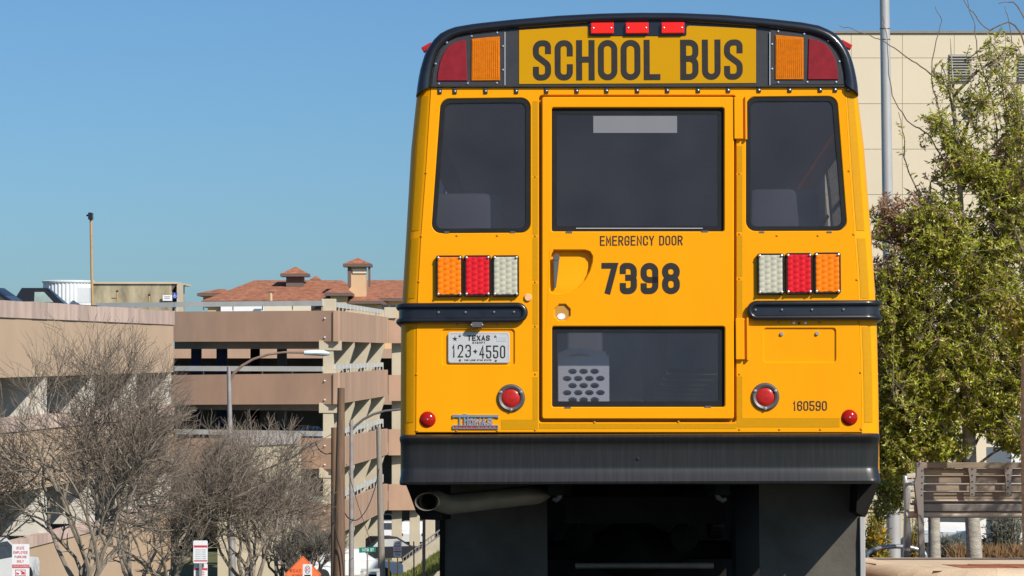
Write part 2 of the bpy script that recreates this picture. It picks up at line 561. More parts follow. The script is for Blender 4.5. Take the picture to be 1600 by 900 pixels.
def resample(pts, n):
    pts = [Vector(p) for p in pts]
    L = [0]
    for i in range(1, len(pts)): L.append(L[-1] + (pts[i] - pts[i-1]).length)
    out = []
    for k in range(n):
        s = L[-1] * k / (n - 1)
        i = 1
        while i < len(L) - 1 and L[i] < s: i += 1
        t = (s - L[i-1]) / max(1e-9, L[i] - L[i-1])
        out.append(pts[i-1].lerp(pts[i], t))
    return out

# ---------------------------------------------------------------- stroke lettering
RND = 1
GL = {
 'S': [[(1,.77),(1,1,1),(0,1,1),(0,.64,1),(1,.37,1),(1,0,1),(0,0,1),(0,.23)]],
 'C': [[(1,.70),(1,1,1),(0,1,1),(0,0,1),(1,0,1),(1,.30)]],
 'H': [[(0,0),(0,1)],[(1,0),(1,1)],[(0,.52),(1,.52)]],
 'O': [[(0,0,1),(1,0,1),(1,1,1),(0,1,1),'c']],
 'L': [[(0,1),(0,0),(1,0)]],
 'B': [[(0,0),(0,1),(1,1,1),(1,.53,1),(0,.53)],[(0,.53),(1,.53,1),(1,0,1),(0,0)]],
 'U': [[(0,1),(0,0,1),(1,0,1),(1,1)]],
 'E': [[(1,1),(0,1),(0,0),(1,0)],[(0,.52),(.85,.52)]],
 'F': [[(1,1),(0,1),(0,0)],[(0,.52),(.85,.52)]],
 'M': [[(0,0),(0,1),(.5,.3),(1,1),(1,0)]],
 'R': [[(0,0),(0,1),(1,1,1),(1,.50,1),(0,.50)],[(.5,.5),(1,0)]],
 'P': [[(0,0),(0,1),(1,1,1),(1,.45,1),(0,.45)]],
 'G': [[(1,.70),(1,1,1),(0,1,1),(0,0,1),(1,0,1),(1,.46),(.55,.46)]],
 'N': [[(0,0),(0,1),(1,0),(1,1)]],
 'Y': [[(0,1),(.5,.46),(1,1)],[(.5,.46),(.5,0)]],
 'D': [[(0,0),(0,1),(1,1,1),(1,0,1),'c']],
 'T': [[(0,1),(1,1)],[(.5,1),(.5,0)]],
 'X': [[(0,0),(1,1)],[(0,1),(1,0)]],
 'A': [[(0,0),(.5,1),(1,0)],[(.2,.3),(.8,.3)]],
 'I': [[(.5,0),(.5,1)]],
 'K': [[(0,0),(0,1)],[(1,1),(.05,.45)],[(.35,.6),(1,0)]],
 'W': [[(0,1),(.25,0),(.5,.7),(.75,0),(1,1)]],
 'V': [[(0,1),(.5,0),(1,1)]],
 '0': [[(0,0,1),(1,0,1),(1,1,1),(0,1,1),'c']],
 '1': [[(.15,.80),(.55,1),(.55,0)]],
 '2': [[(0,.72),(0,1,1),(1,1,1),(1,.58,1),(0,0),(1,0)]],
 '3': [[(0,.80),(0,1,1),(1,1,1),(1,.53,1),(.5,.53)],[(.5,.53),(1,.53,1),(1,0,1),(0,0,1),(0,.20)]],
 '4': [[(.78,0),(.78,1),(0,.28),(1,.28)]],
 '5': [[(1,1),(0,1),(0,.56),(1,.60,1),(1,0,1),(0,0,1),(0,.25)]],
 '6': [[(1,.75),(1,1,1),(0,1,1),(0,0,1),(1,0,1),(1,.56,1),(0,.56)]],
 '7': [[(0,1),(1,1),(.34,0)]],
 '8': [[(0,0,1),(1,0,1),(1,.53,1),(0,.53,1),'c'],[(0,.53,1),(1,.53,1),(1,1,1),(0,1,1),'c']],
 '9': [[(0,.19),(0,0,1),(1,0,1),(1,1,1),(0,1,1),(0,.44,1),(1,.44)]],
}
def stroke_poly(mb, pts, t, closed, xf, y):
    """thick mitred polyline as quads; xf maps (x, z) to a 3-d point at depth y"""
    n = len(pts)
    P = [Vector(p) for p in pts]
    if not closed:
        d0 = (P[0] - P[1]).normalized(); P[0] = P[0] + d0 * t * 0.5
        d1 = (P[-1] - P[-2]).normalized(); P[-1] = P[-1] + d1 * t * 0.5
    Ls, Rs = [], []
    for i in range(n):
        if closed: a, c = P[i-1], P[(i+1) % n]
        else: a, c = P[max(i-1, 0)], P[min(i+1, n-1)]
        e1 = (P[i] - a); e2 = (c - P[i])
        if e1.length < 1e-9: e1 = e2
        if e2.length < 1e-9: e2 = e1
        e1 = e1.normalized(); e2 = e2.normalized()
        n1 = Vector((-e1.y, e1.x)); n2 = Vector((-e2.y, e2.x))
        m = (n1 + n2)
        m = m.normalized() if m.length > 1e-6 else n1
        k = t * 0.5 / max(0.42, m.dot(n1))
        Ls.append(P[i] + m * k); Rs.append(P[i] - m * k)
    vs_ = [xf(p.x, p.y, y) for p in Ls] + [xf(p.x, p.y, y) for p in Rs]
    m = n if closed else n - 1
    mb.add(vs_, [(i, (i+1) % n, n + (i+1) % n, n + i) for i in range(m)])

def glyph(mb, ch, x0, z0, w, h, t, y, xf=None):
    xf = xf or (lambda x, z, yy: Vector((x, yy, z)))
    if ch not in GL: return
    if ch == '1' or ch == 'I': pass
    k = 0
    for st in GL[ch]:
        closed = st[-1] == 'c'
        pts = [p for p in st if p != 'c']
        raw = [(x0 + t/2 + p[0]*(w - t), z0 + t/2 + p[1]*(h - t), (0.48*(w - t) if len(p) > 2 else 0)) for p in pts]
        out = []
        m = len(raw)
        for i, p in enumerate(raw):
            if p[2] > 0 and (closed or 0 < i < m - 1):
                out += fillet(Vector(raw[i-1][:2]), Vector(p[:2]), Vector(raw[(i+1) % m][:2]), p[2], 5)
            else:
                out.append((p[0], p[1]))
        clean = [out[0]]
        for q in out[1:]:
            if (Vector(q) - Vector(clean[-1])).length > 1e-6: clean.append(q)
        stroke_poly(mb, clean, t, closed, xf, y - 0.0002 * k)
        k += 1

def text(mb, s, x0, z0, x1, h, t, y, gap=0.25, xf=None, space=0.7):
    """string stretched from x0 to x1; gap and space in letter widths"""
    units = 0
    for c in s: units += (space if c == ' ' else (0.62 if c in '1I' else 1.0))
    units += gap * (len(s) - 1)
    w = (x1 - x0) / units
    x = x0
    for c in s:
        cw = w * (space if c == ' ' else (0.62 if c in '1I' else 1.0))
        if c != ' ': glyph(mb, c, x, z0, cw, h, t, y, xf)
        x += cw + gap * w

def P(px, py, d):
    """point seen at photo pixel (px, py) at distance d"""
    return Vector(((px - 800.0) / FPX * d, d, EYE + (HOR - py) / FPX * d))
def PX(px, d): return (px - 800.0) / FPX * d
def PZ(py, d): return EYE + (HOR - py) / FPX * d

def gz(d):
    """height of the road along the view: level, then falling away down the hill"""
    if d < 13: return 0.0
    if d < 24: return -0.052 * (d - 13)
    if d < 150: return -0.572 - 0.0855 * (d - 24)
    return -0.572 - 0.0855 * 126 - 0.004 * (d - 150)

# ---------------------------------------------------------------- ground
g = MB()
ds = [-40, 0, 8, 13, 16, 20, 24, 40, 60, 90, 120, 150, 220, 400, 900, 3000]
xs = [-1500, -400, -120, -40, -12, -3.2, 2.3, 6, 12, 40, 120, 400, 1500]
for d in ds:
    for x in xs: g.v.append(Vector((x, d, gz(max(d, 0)) - 0.06)))
nx = len(xs)
for i in range(len(ds) - 1):
    for k in range(nx - 1):
        g.f.append((i*nx+k, i*nx+k+1, (i+1)*nx+k+1, (i+1)*nx+k))
tag(g.build('ground', 'terrain_grass', world=False), kind='structure')
r = MB()
for d in ds[:13]:
    for x in (-5.5, 2.45): r.v.append(Vector((x, d, gz(max(d, 0)))))
for i in range(12): r.f.append((i*2, i*2+1, i*2+3, i*2+2))
tag(r.build('road', 'asphalt', world=False), kind='structure')

# ---------------------------------------------------------------- the school bus
bus = thing('school_bus', 'yellow school bus seen from behind with black roof cap and number 7398', 'bus', (0.651, 14.0, -0.052))
bus.rotation_euler = (-0.052, -0.0044, -0.030)
ORG[bus] = Vector((0, 0, 0))
BM_ = Matrix.Translation(Vector((0.651, 14.0, -0.052))) @ Euler((-0.052, -0.0044, -0.030)).to_matrix().to_4x4()
BI = BM_.inverted()
EYE_L = BI @ Vector((0, 0, EYE))
def bp(px, py, off=0.0):
    """bus-space point on the plane y = off of the bus that shows at photo pixel (px, py)"""
    w = Vector(((px - 800.0) / FPX, 1.0, (HOR - py) / FPX))
    dl = BI.to_3x3() @ w
    t = (off - EYE_L.y) / dl.y
    return EYE_L + dl * t
def q(px, py, off=0.0):
    p = bp(px, py, off)
    return (p.x, p.z)
def rect(x0, y0, x1, y1, off=0.0):
    return [q(x0, y1, off), q(x1, y1, off), q(x1, y0, off), q(x0, y0, off)]
S = 14.0 / FPX
def busobj(mb, name, mat, parent=None, smooth=False):
    return mb.build(name, mat, parent or bus, world=False, smooth=smooth)
def lerpt(tab, y):
    for (a, va), (b, vb) in zip(tab, tab[1:]):
        if y <= b: return va + (vb - va) * (y - a) / (b - a)
    return tab[-1][1]

EDGE_L = [(135, 672.5), (147, 672), (275, 664), (369, 657), (440, 653), (500, 650), (690, 649)]
EDGE_R = [(135, 1320), (147, 1321), (270, 1328), (365, 1335), (434, 1340), (582, 1346), (690, 1347)]
OUT_L = [(135, 650), (147, 649.5), (225, 641), (365, 633), (430, 629), (500, 625), (690, 624)]
OUT_R = [(135, 1341), (147, 1342), (225, 1352), (350, 1362), (430, 1368), (500, 1372), (600, 1374.5), (690, 1376)]
BUS_LEN = 10.6
ROWS = [136, 147, 200, 275, 340, 369, 440, 500, 560, 620, 676]

# body sides with turned rear corners; a row of windows is cut into each side
SROWS = [136, 147, 165, 190, 230, 275, 310, 350, 369, 440, 500, 560, 620, 676]
WIN_Y = [(0.6 + k * 0.86, 0.6 + k * 0.86 + 0.70) for k in range(11)]
for side, E, O in ((-1, EDGE_L, OUT_L), (1, EDGE_R, OUT_R)):
    rings = []; wall = []
    for y in SROWS:
        e = bp(lerpt(E, y), y); o = bp(lerpt(O, y), y, 0.05)
        w = o.x - e.x
        z = e.z
        rings.append([(e.x, 0.0, z), (e.x + w*.35, .010, z), (e.x + w*.62, .024, z), (e.x + w*.84, .052, z), (e.x + w*.96, .085, z), (o.x, .13, z)])
        wall.append((o.x, z))
    zlow = bp(1000, 752).z
    rings.append([(p[0], p[1], zlow) for p in rings[-1]]); wall.append((wall[-1][0], zlow))
    mb = MB().loft(rings)
    for k in range(len(wall) - 1):
        (xa, za), (xb, zb2) = wall[k], wall[k + 1]
        cutrow = k < len(SROWS) - 1 and SROWS[k] >= 190 and SROWS[k + 1] <= 350
        spans = [(0.13, BUS_LEN)]
        if cutrow:
            spans = []; y0_ = 0.13
            for (wa, wb) in WIN_Y: spans.append((y0_, wa)); y0_ = wb
            spans.append((y0_, BUS_LEN))
        for (ya, yb) in spans:
            mb.add([(xa, ya, za), (xa, yb, za), (xb, yb, zb2), (xb, ya, zb2)], [(0, 1, 2, 3)])
    busobj(mb, 'body_side', 'bus_yellow', smooth=35)
    # reflective tape on the turned corner
    for (ya, yb) in ((150, 360), (372, 466), (510, 660)):
        rs = []
        for k in range(9):
            y = ya + (yb - ya) * k / 8
            e = bp(lerpt(E, y), y); o = bp(lerpt(O, y), y, 0.05)
            w = o.x - e.x
            rs.append([(e.x + w*.12, .0015, e.z), (e.x + w*.35, .0075, e.z), (e.x + w*.58, .0195, e.z)])
        busobj(MB().loft(rs), 'reflective_tape', 'tape_yellow', smooth=True)

# rear panel with openings
def poly_rows(ET, rows): return [q(lerpt(ET, y), y) for y in rows]
outer = poly_rows(EDGE_L, ROWS) + list(reversed(poly_rows(EDGE_R, ROWS)))
WL = [(690, 156), (827, 154.5), (827, 362), (675, 363)]
WR = [(1167, 153), (1306, 152), (1322, 359), (1167, 359.5)]
def wpoly(W, grow=0, rad=15, off=0.0):
    cx = sum(p[0] for p in W) / 4; cy = sum(p[1] for p in W) / 4
    pts = [q(p[0] + (grow if p[0] > cx else -grow), p[1] + (grow if p[1] > cy else -grow), off) for p in W]
    return roundpoly(pts, rad * S, 6)
door_hole = roundpoly(rect(842, 149, 1150, 660), 5 * S, 3)
plate_rec = roundpoly(rect(691, 515, 803.5, 570), 4 * S, 3)
plate_rec2 = roundpoly(rect(1193.5, 513, 1305.5, 565.5), 4 * S, 3)
busobj(MB().plate([outer, wpoly(WL, 1.5), wpoly(WR, 1.5), door_hole, plate_rec, plate_rec2], -0.001, 0.03, 0.004), 'rear_panel', 'bus_yellow')
for rc in ((686, 510, 808, 575), (1188, 508, 1310, 570)):
    busobj(MB().plate([rect(*rc)], 0.008, 0.02), 'plate_recess', 'bus_yellow')
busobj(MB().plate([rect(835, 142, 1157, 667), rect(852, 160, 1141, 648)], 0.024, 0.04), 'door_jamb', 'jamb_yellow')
# overlapping side skins: thin raised sheets left and right of the door give the seams
for pts in ([(836, 148), (842, 148), (842, 677), (836, 677)], ):
    pass

# ---- rear side windows
for W, nm in ((WL, 'l'), (WR, 'r')):
    win = busobj(MB().plate([wpoly(W, 1.2), wpoly(W, -6, 10)], 0.004, 0.02, 0.002), 'rear_window', 'rubber_black')
    busobj(MB().plate([wpoly(W, -5.5, 10)], 0.008, 0.012), 'pane', 'bus_glass', win)
    for fx in (0.15, 0.83):
        xx = W[3][0] + (W[2][0] - W[3][0]) * fx
        busobj(MB().plate([rect(xx - 4, 361.5, xx + 4, 364)], -0.003, 0.004), 'weep_clip', 'handle_steel', win)

# ---- emergency door
D_OUT = roundpoly(rect(846.5, 152, 1146.5, 655), 4 * S, 3)
HR = [q(865, 391.5), q(914, 391.5), q(921.5, 394), q(925.5, 401), q(925, 410), q(921, 424), q(914, 437), q(903, 449), q(893, 455), q(875, 459), q(863, 458), q(859.5, 454), q(859.5, 407), q(862, 397)]
LOCK = [(bp(878.5, 488.5).x + 13 * S * math.cos(math.pi * (k + .5) / 4), bp(878.5, 488.5).z + 13.5 * S * math.sin(math.pi * (k + .5) / 4)) for k in range(8)]
DW1 = roundpoly(rect(862, 169, 1131, 362), 3 * S, 3)
DW2 = roundpoly(rect(862.5, 510.5, 1132, 636), 3 * S, 3)
DF = -0.016
door = busobj(MB().plate([D_OUT, DW1, DW2, HR, LOCK], DF, 0.018, 0.005), 'emergency_door', 'bus_yellow')
for (a, b_, c_, d_), gl in (((862, 169, 1131, 362), 'bus_glass'), ((862.5, 510.5, 1132, 636), 'door_glass')):
    busobj(MB().plate([rect(a - 2, b_ - 2, c_ + 2, d_ + 2), rect(a + 8, b_ + 9, c_ - 9, d_ - 9)], 0.004, 0.016), 'window_gasket', 'rubber_black', door)
    busobj(MB().plate([rect(a + 6, b_ + 7, c_ - 7, d_ - 7)], 0.006, 0.010), 'window_pane', gl, door)
# light edge line along the sill of the upper pane
busobj(MB().plate([rect(900, 356, 1098, 357.2)], 0.0015, 0.0035), 'sill_trim', 'plate_grey', door)
for xx, yy in ((889, 363.5), (1101, 362), (887, 637), (1106, 635.5)):
    busobj(MB().plate([rect(xx - 5, yy - 1.2, xx + 5, yy + 1.2)], -0.018, -0.010), 'weep_clip', 'handle_steel', door)
busobj(MB().plate([rect(927, 181, 1058, 207.5)], 0.0048, 0.0056), 'window_sticker', 'sticker_grey', door)
# sloping pan behind the door handle
a, b_, c_, d_ = bp(857, 388), bp(929, 388), bp(929, 462), bp(857, 462)
pan = MB()
nn = 10
for i in range(nn + 1):
    for k in range(nn + 1):
        u, v = i / nn, k / nn
        x = a.x + (b_.x - a.x) * u; z = a.z + (d_.z - a.z) * v
        dep = 0.034 * max(0.0, 1.0 - max(0.0, v * 1.25 - 0.05)) ** 0.8
        pan.v.append(Vector((x, DF + 0.006 + dep, z)))
for i in range(nn):
    for k in range(nn):
        o = i * (nn + 1) + k
        pan.f.append((o, o + 1, o + nn + 2, o + nn + 1))
busobj(pan, 'handle_pan', 'bus_yellow', door, smooth=True)
h = MB()
h.plate([[q(869.3 + 5.3 * math.cos(t * math.pi / 8), 403 + 5.3 * math.sin(t * math.pi / 8)) for t in range(16)]], -0.032, -0.004, 0.002)
h.plate([[q(864.5, 405), q(874, 405), q(872.5, 420), q(869, 450), q(865.5, 450), q(865, 420)]], -0.030, -0.018, 0.002)
busobj(h, 'door_handle', 'handle_steel', door)
busobj(MB().plate([rect(861, 474, 897, 504)], -0.004, 0.006), 'lock_plate', 'lock_brown', door)
lk = bp(877, 494.5)
busobj(MB().plate([[(lk.x + 6.3 * S * math.cos(t * math.pi / 7) * (1.05 if t % 2 else .95), lk.z + 4.9 * S * math.sin(t * math.pi / 7)) for t in range(14)]], -0.0075, -0.004), 'lock_key_plate', 'white_paint', door)
# lettering on the door
L = MB()
for ch, x0, x1 in (('7', 940, 965), ('3', 968.5, 995), ('9', 1001, 1028.5), ('8', 1034.5, 1062)):
    p = q(x0, 460); p2 = q(x1, 411)
    glyph(L, ch, p[0], p[1], p2[0] - p[0], p2[1] - p[1], (9.2 if ch == '7' else 9.7) * S, DF - 0.0012)
busobj(L, 'lettering', 'lettering_black', door)
L = MB()
p = q(937.5, 384.5); p2 = q(1066.5, 368.5)
text(L, 'EMERGENCY DOOR', p[0], p[1], p2[0], p2[1] - p[1], 2.0 * S, DF - 0.0012, gap=0.24, space=0.55)
busobj(L, 'lettering', 'lettering_black', door)

# hinges
for (y0, y1) in ((160.5, 225.5), (503, 567)):
    hg = MB()
    hg.cbox((q(1145.5, 0)[0], -0.024, q(0, y1)[1]), (q(1158.5, 0)[0], 0.0, q(0, y0)[1]), 0.003)
    hg.cbox((q(1158.3, 0)[0], -0.010, q(0, y1)[1]), (q(1163, 0)[0], 0.0, q(0, y0)[1]), 0.001)
    hg.cbox((q(1162.6, 0)[0], -0.024, q(0, y1 + 1)[1]), (q(1165.6, 0)[0], 0.0, q(0, y0 - 1)[1]), 0.001)
    busobj(hg, 'hinge', 'bus_yellow')

# tapes on the rear panel
def tape(x0, y0, x1, y1): return busobj(MB().plate([rect(x0, y0, x1, y1)], -0.0022, 0.0), 'reflective_tape', 'tape_yellow')
for (ya, yb) in ((158, 274), (277, 366), (371, 438), (443, 507), (512, 580), (589, 655)): tape(832.5, ya, 840.5, yb)
for (ya, yb) in ((151, 160), (228, 269), (273, 362), (368, 432), (438, 500), (588, 652)): tape(1151.3, ya, 1160, yb)
tape(783, 655.5, 840.5, 671)
tape(1151.3, 653, 1312, 667.5)
tape(843, 661.5, 1150.5, 670)
# rivets
rv = busobj(MB().lathe([(0.0, -0.0045), (0.004, -0.004), (0.0062, -0.0015), (0.0065, 0.0)], 8), 'rivet', 'rivet_yellow', smooth=True)
RIV = []
for y in (270, 369, 440, 585, 673): RIV.append((lerpt(EDGE_L, y) + 1.5, y)); RIV.append((lerpt(EDGE_R, y) - 1.5, y - 3))
for x in (714, 777, 1214, 1278): RIV.append((x, 368))
for y in (275.5, 368.5, 440.5, 509.5, 584.5, 672): RIV.append((836.5, y))
for y in (271, 365.5, 435, 584.5, 671): RIV.append((1155.5, y))
for x in (651, 712, 776): RIV.append((x + 1, 673))
for x in (1218, 1282, 1346): RIV.append((x, 671))
for x in (715, 777): RIV.append((x, 507))
for x in (1217, 1281, 1343): RIV.append((x, 504))
RIV.append((929, 660)); RIV.append((1060, 659))
for i, (x, y) in enumerate(RIV):
    p = bp(x, y)
    if i == 0: rv.location = (p.x, -0.001, p.z)
    else: inst(rv, 'rivet', bus, (p.x, -0.001, p.z))

# ---- roof cap: rim, recessed board, flashing lamps, sign
CAP_O = [(649, 148.5), (651.5, 128), (656, 105), (663, 83), (673, 65), (687, 51), (705, 42), (740, 36), (800, 29.5), (870, 23.5), (940, 20), (1000, 18.8), (1060, 19.2), (1130, 22), (1200, 28), (1255, 34), (1283, 39.5), (1304, 49.5), (1319, 65), (1331, 88), (1337, 110), (1341, 130), (1342.5, 147.5)]
CAP_I = [(672.5, 136), (674.5, 118), (679, 97), (687, 79), (698, 66), (712, 58), (732, 54), (760, 50), (800, 46), (870, 40.5), (935, 36), (1000, 34.5), (1065, 35), (1130, 39), (1190, 44), (1240, 50), (1268, 54), (1287, 60.5), (1302, 71), (1312, 86), (1317, 106), (1319, 120), (1320, 134)]
NC = 64
Po = resample([q(*p) for p in CAP_O], NC)
Pi = resample([q(*p) for p in CAP_I], NC)
def capring(f, y):     # f = 0 outer edge .. 1 inner edge
    return [(a_.x + (b2.x - a_.x) * f, y, a_.y + (b2.y - a_.y) * f) for a_, b2 in zip(Po, Pi)]
rim = MB().loft([capring(0.0, 0.30), capring(0.0, 0.05), capring(0.06, 0.0), capring(0.2, -0.022), capring(0.40, -0.034), capring(0.62, -0.037), capring(0.82, -0.032), capring(0.95, -0.024), capring(1.0, -0.012), capring(1.0, 0.02)])
rim.f.append(tuple(k * NC for k in range(10))); rim.f.append(tuple(k * NC + NC - 1 for k in reversed(range(10))))
busobj(rim, 'roof_cap', 'cap_black', smooth=50)
busobj(MB().plate([[(p.x, p.y) for p in capring and [Vector((a_[0], a_[2])) for a_ in capring(0.97, 0)]]], -0.010, 0.02), 'cap_board', 'panel_black')
busobj(MB().plate([rect(673, 133.5, 1320, 136.6)], -0.016, 0.0, 0.002), 'board_edge_trim', 'panel_black')
# roof behind the cap, drawn in slightly
rings = []
for y in (0.29, BUS_LEN):
    rings.append([(p[0] * 0.992, y, p[2] - 0.012) for p in capring(0.0, y)])
busobj(MB().loft(rings), 'roof', 'bus_yellow', smooth=True)
# front end wall of the body
fr = [(p[0] * 0.992, BUS_LEN, p[2] - 0.012) for p in capring(0.0, BUS_LEN)]
bl = bp(624, 676); br = bp(1376, 676)
fmb = MB(); fmb.v = [Vector(p) for p in fr] + [Vector((br.x, BUS_LEN, bp(1000, 752).z)), Vector((bl.x, BUS_LEN, bp(1000, 752).z))]; fmb.f = [tuple(range(len(fmb.v)))]
busobj(fmb, 'front_bulkhead', 'bus_yellow')

# clips along the bottom of the cap with a screw each
clip = None
for i, x in enumerate((687.5, 711, 759, 807, 854, 901.5, 948, 996, 1043, 1091, 1138, 1186, 1234, 1281.5, 1305, 1325)):
    y0 = 136.8 - (x - 687) * 0.0045
    p = bp(x, y0 + 5)
    if clip is None:
        clip = busobj(MB().plate([[(-2.9*S, -4.8*S), (2.9*S, -4.8*S), (2.9*S, 4.8*S), (-2.9*S, 4.8*S)]], -0.009, 0.0, 0.002), 'cap_clip', 'panel_black')
        clip.location = (p.x, -0.001, p.z)
        csc = busobj(MB().lathe([(0.0, -0.0125), (0.0045, -0.011), (0.0055, -0.008)], 8), 'screw', 'screw_steel', clip, smooth=True)
        csc.location = (0, 0, -1.5 * S)
    else:
        c2 = inst(clip, 'cap_clip', bus, (p.x, -0.001, p.z))
        inst(csc, 'screw', c2, (0, 0, -1.5 * S))

# destination board
SG = [q(811, 132), q(811, 47.8), q(860, 44.6), q(915, 42), q(919.5, 43.5), q(920.5, 47), q(920.5, 53.5), q(922.5, 56.5), q(926, 57.5), q(1066, 57), q(1070, 56), q(1072, 52.5), q(1072, 46), q(1073, 42.5), q(1077, 41), q(1130, 43.2), q(1181, 46), q(1181, 130.5)]
board = busobj(MB().plate([SG], -0.0135, -0.008, 0.001), 'sign_board', 'sign_yellow')
L = MB()
SY = -0.0150
for ch, x0, x1 in (('S', 833, 861), ('C', 867, 895), ('H', 900.5, 929), ('O', 934.5, 964.5), ('O', 970, 1000.5), ('L', 1006, 1031.5), ('B', 1063, 1091), ('U', 1097, 1125.5), ('S', 1131.5, 1160)):
    dy = -(x0 - 833) / 330.0 * 1.4
    p = q(x0, 126.5 + dy); p2 = q(x1, 63.5 + dy)
    glyph(L, ch, p[0], p[1], p2[0] - p[0], p2[1] - p[1], 9.4 * S, SY)
busobj(L, 'lettering', 'lettering_black', board)

# marker lamps on the cap
busobj(MB().plate([roundpoly(rect(920, 34, 1072.5, 57), 3 * S, 3)], -0.0165, -0.010, 0.0015), 'marker_base', 'cap_black')
ml = None
for x in (941, 995.3, 1051):
    p = bp(x, 45.6 - (x - 941) * 0.004)
    if ml is None:
        ml = busobj(MB().cbox((-18*S, -0.036, -8.6*S), (18*S, -0.012, 8.6*S), 0.004), 'marker_lamp', 'marker_red')
        ml.location = (p.x, 0, p.z)
        ms = busobj(MB().lathe([(0.0, -0.0395), (0.0045, -0.038), (0.005, -0.035)], 8), 'screw', 'screw_steel', ml)
        ms.location = (-14 * S, 0, 0)
        inst(ms, 'screw', ml, (14 * S, 0, 0))
    else:
        m2 = inst(ml, 'marker_lamp', bus, (p.x, 0, p.z))
        inst(ms, 'screw', m2, (-14 * S, 0, 0)); inst(ms, 'screw', m2, (14 * S, 0, 0))

# flashing lamp panels in the cap corners
def lens_ribbed(poly_px, mat, parent, name, ribs):
    pts = [q(*p) for p in poly_px]
    mb = MB().plate([pts], -0.0235, -0.012, 0.003)
    busobj(mb, name, mat, parent)
    if ribs:
        rb = MB()
        x0, x1 = min(p[0] for p in pts) + 0.006, max(p[0] for p in pts) - 0.006
        zb = min(p[1] for p in pts) + 0.012
        zt = sorted(p[1] for p in pts)[-2] - 0.014
        n = 13
        for k in range(n):
            x = x0 + (x1 - x0) * (k + 0.5) / n
            w = (x1 - x0) / n * 0.32
            rb.add([(x - w, -0.0236, zb), (x + w, -0.0236, zb), (x + w, -0.0236, zt), (x - w, -0.0236, zt), (x, -0.0262, zb + .004), (x, -0.0262, zt - .004)], [(0, 4, 5, 3), (1, 2, 5, 4), (0, 1, 4), (3, 5, 2)])
        busobj(rb, 'lens_ribs', mat, parent)
def flasher(outl, red, amb, screws, seam):
    pl = busobj(MB().plate([[q(*p) for p in outl]], -0.0165, -0.008, 0.0015), 'flasher_panel', 'panel_black')
    lens_ribbed(red, 'dull_red', pl, 'red_lens', False)
    lens_ribbed(amb, 'dull_amber', pl, 'amber_lens', True)
    s0 = None
    for (x, y) in screws:
        p = bp(x, y)
        if s0 is None:
            s0 = busobj(MB().lathe([(0.0, -0.0215), (0.005, -0.0205), (0.0065, -0.016)], 10), 'screw', 'screw_steel', pl, smooth=True)
            s0.location = (p.x, 0, p.z)
        else: inst(s0, 'screw', pl, (p.x, 0, p.z))
    busobj(MB().plate([rect(seam - .6, 51, seam + .6, 134)], -0.0195, -0.012), 'edge_strip', 'plate_grey', pl)
flasher([(675, 135), (676, 118), (681, 97), (689, 79), (700, 66.5), (713, 60), (735, 55.5), (770, 51.5), (789, 49.8), (789, 134.5)],
        [(683, 127.5), (684.5, 113), (688, 97), (694, 83), (703, 71.5), (716, 65.5), (728, 63.5), (730.5, 127.5)],
        [(736.5, 127.5), (737, 62), (760, 59.5), (781, 58), (781.5, 127)],
        [(686, 131.5), (731, 131), (776.5, 130.5), (681, 100.5), (698.5, 67.5), (737, 57.5), (777, 52), (786, 73), (786, 110)], 789.2)
flasher([(1318, 133), (1317, 116), (1312, 95), (1304, 78), (1293, 65.5), (1280, 58.5), (1258, 53.8), (1222, 49.2), (1203, 47.5), (1203, 133.3)],
        [(1309, 125.5), (1308, 111), (1305, 95), (1298.5, 81), (1290, 70), (1277, 64), (1263, 61.5), (1261.5, 125.5)],
        [(1255, 125.5), (1255, 59.5), (1232, 57.5), (1211, 55.5), (1211, 125.5)],
        [(1306, 129), (1261, 129), (1215.5, 129.5), (1311, 97), (1294, 64.5), (1256, 54), (1215.5, 50), (1206, 70), (1206, 108.5)], 1202.6)
# clearance lamps on the roof sides, just ahead of the cap
for x, y, sx in ((656.5, 77, -1), (1336.5, 73, 1)):
    p = bp(x, y, 0.12)
    c = busobj(MB().cbox((-0.012 if sx < 0 else -0.05, -0.02, -0.014), (0.012 if sx > 0 else 0.05, 0.02, 0.014), 0.004), 'clearance_lamp', 'reflector_red')
    best = min((a_ for a_ in Po if a_.x * sx > 0), key=lambda a_: abs(a_.y - p.z))
    c.location = (best.x + sx * 0.026, 0.12, p.z); c.rotation_euler = (0, sx * 0.5, 0)

# ---- tail lamps
def lamp_lens(w, h):
    nx_, nz_ = 32, 48
    mb = MB()
    for j in range(nz_ + 1):
        for i in range(nx_ + 1):
            u, v = i / nx_, j / nz_
            x = (u - .5) * w; z = (v - .5) * h
            edge = min(u, 1 - u, v, 1 - v)
            a_ = u * 4.0; b2 = v * 7.0 + 0.5 * (int(a_) % 2)
            fu = a_ - math.floor(a_) - .5; fv = b2 - math.floor(b2) - .5
            r1 = (fu * .75 - fv * .75); r2 = (fu * .75 + fv * .75)
            bmp = max(0, 1 - (r1 * r1 * 5.5 + r2 * r2 * 2.4)) * 0.0038
            mb.v.append(Vector((x, -0.026 - (bmp if edge > 0.03 else 0) + (0.008 if edge == 0 else 0), z)))
    for j in range(nz_):
        for i in range(nx_):
            o = j * (nx_ + 1) + i
            mb.f.append((o, o + 1, o + nx_ + 2, o + nx_ + 1))
    return mb
lsc = None
LAMPS = [(681.5, 723, 399, 464.5, 'lamp_amber', 'amber'), (725.5, 767, 399, 464, 'lamp_red', 'red'), (769.5, 811, 399.5, 463.5, 'lamp_clear', 'clear'),
         (1183, 1224.5, 396.5, 461, 'lamp_clear', 'clear'), (1227, 1269, 395.5, 460.5, 'lamp_red', 'red'), (1271.5, 1313, 394.5, 460, 'lamp_amber', 'amber')]
LM = {}
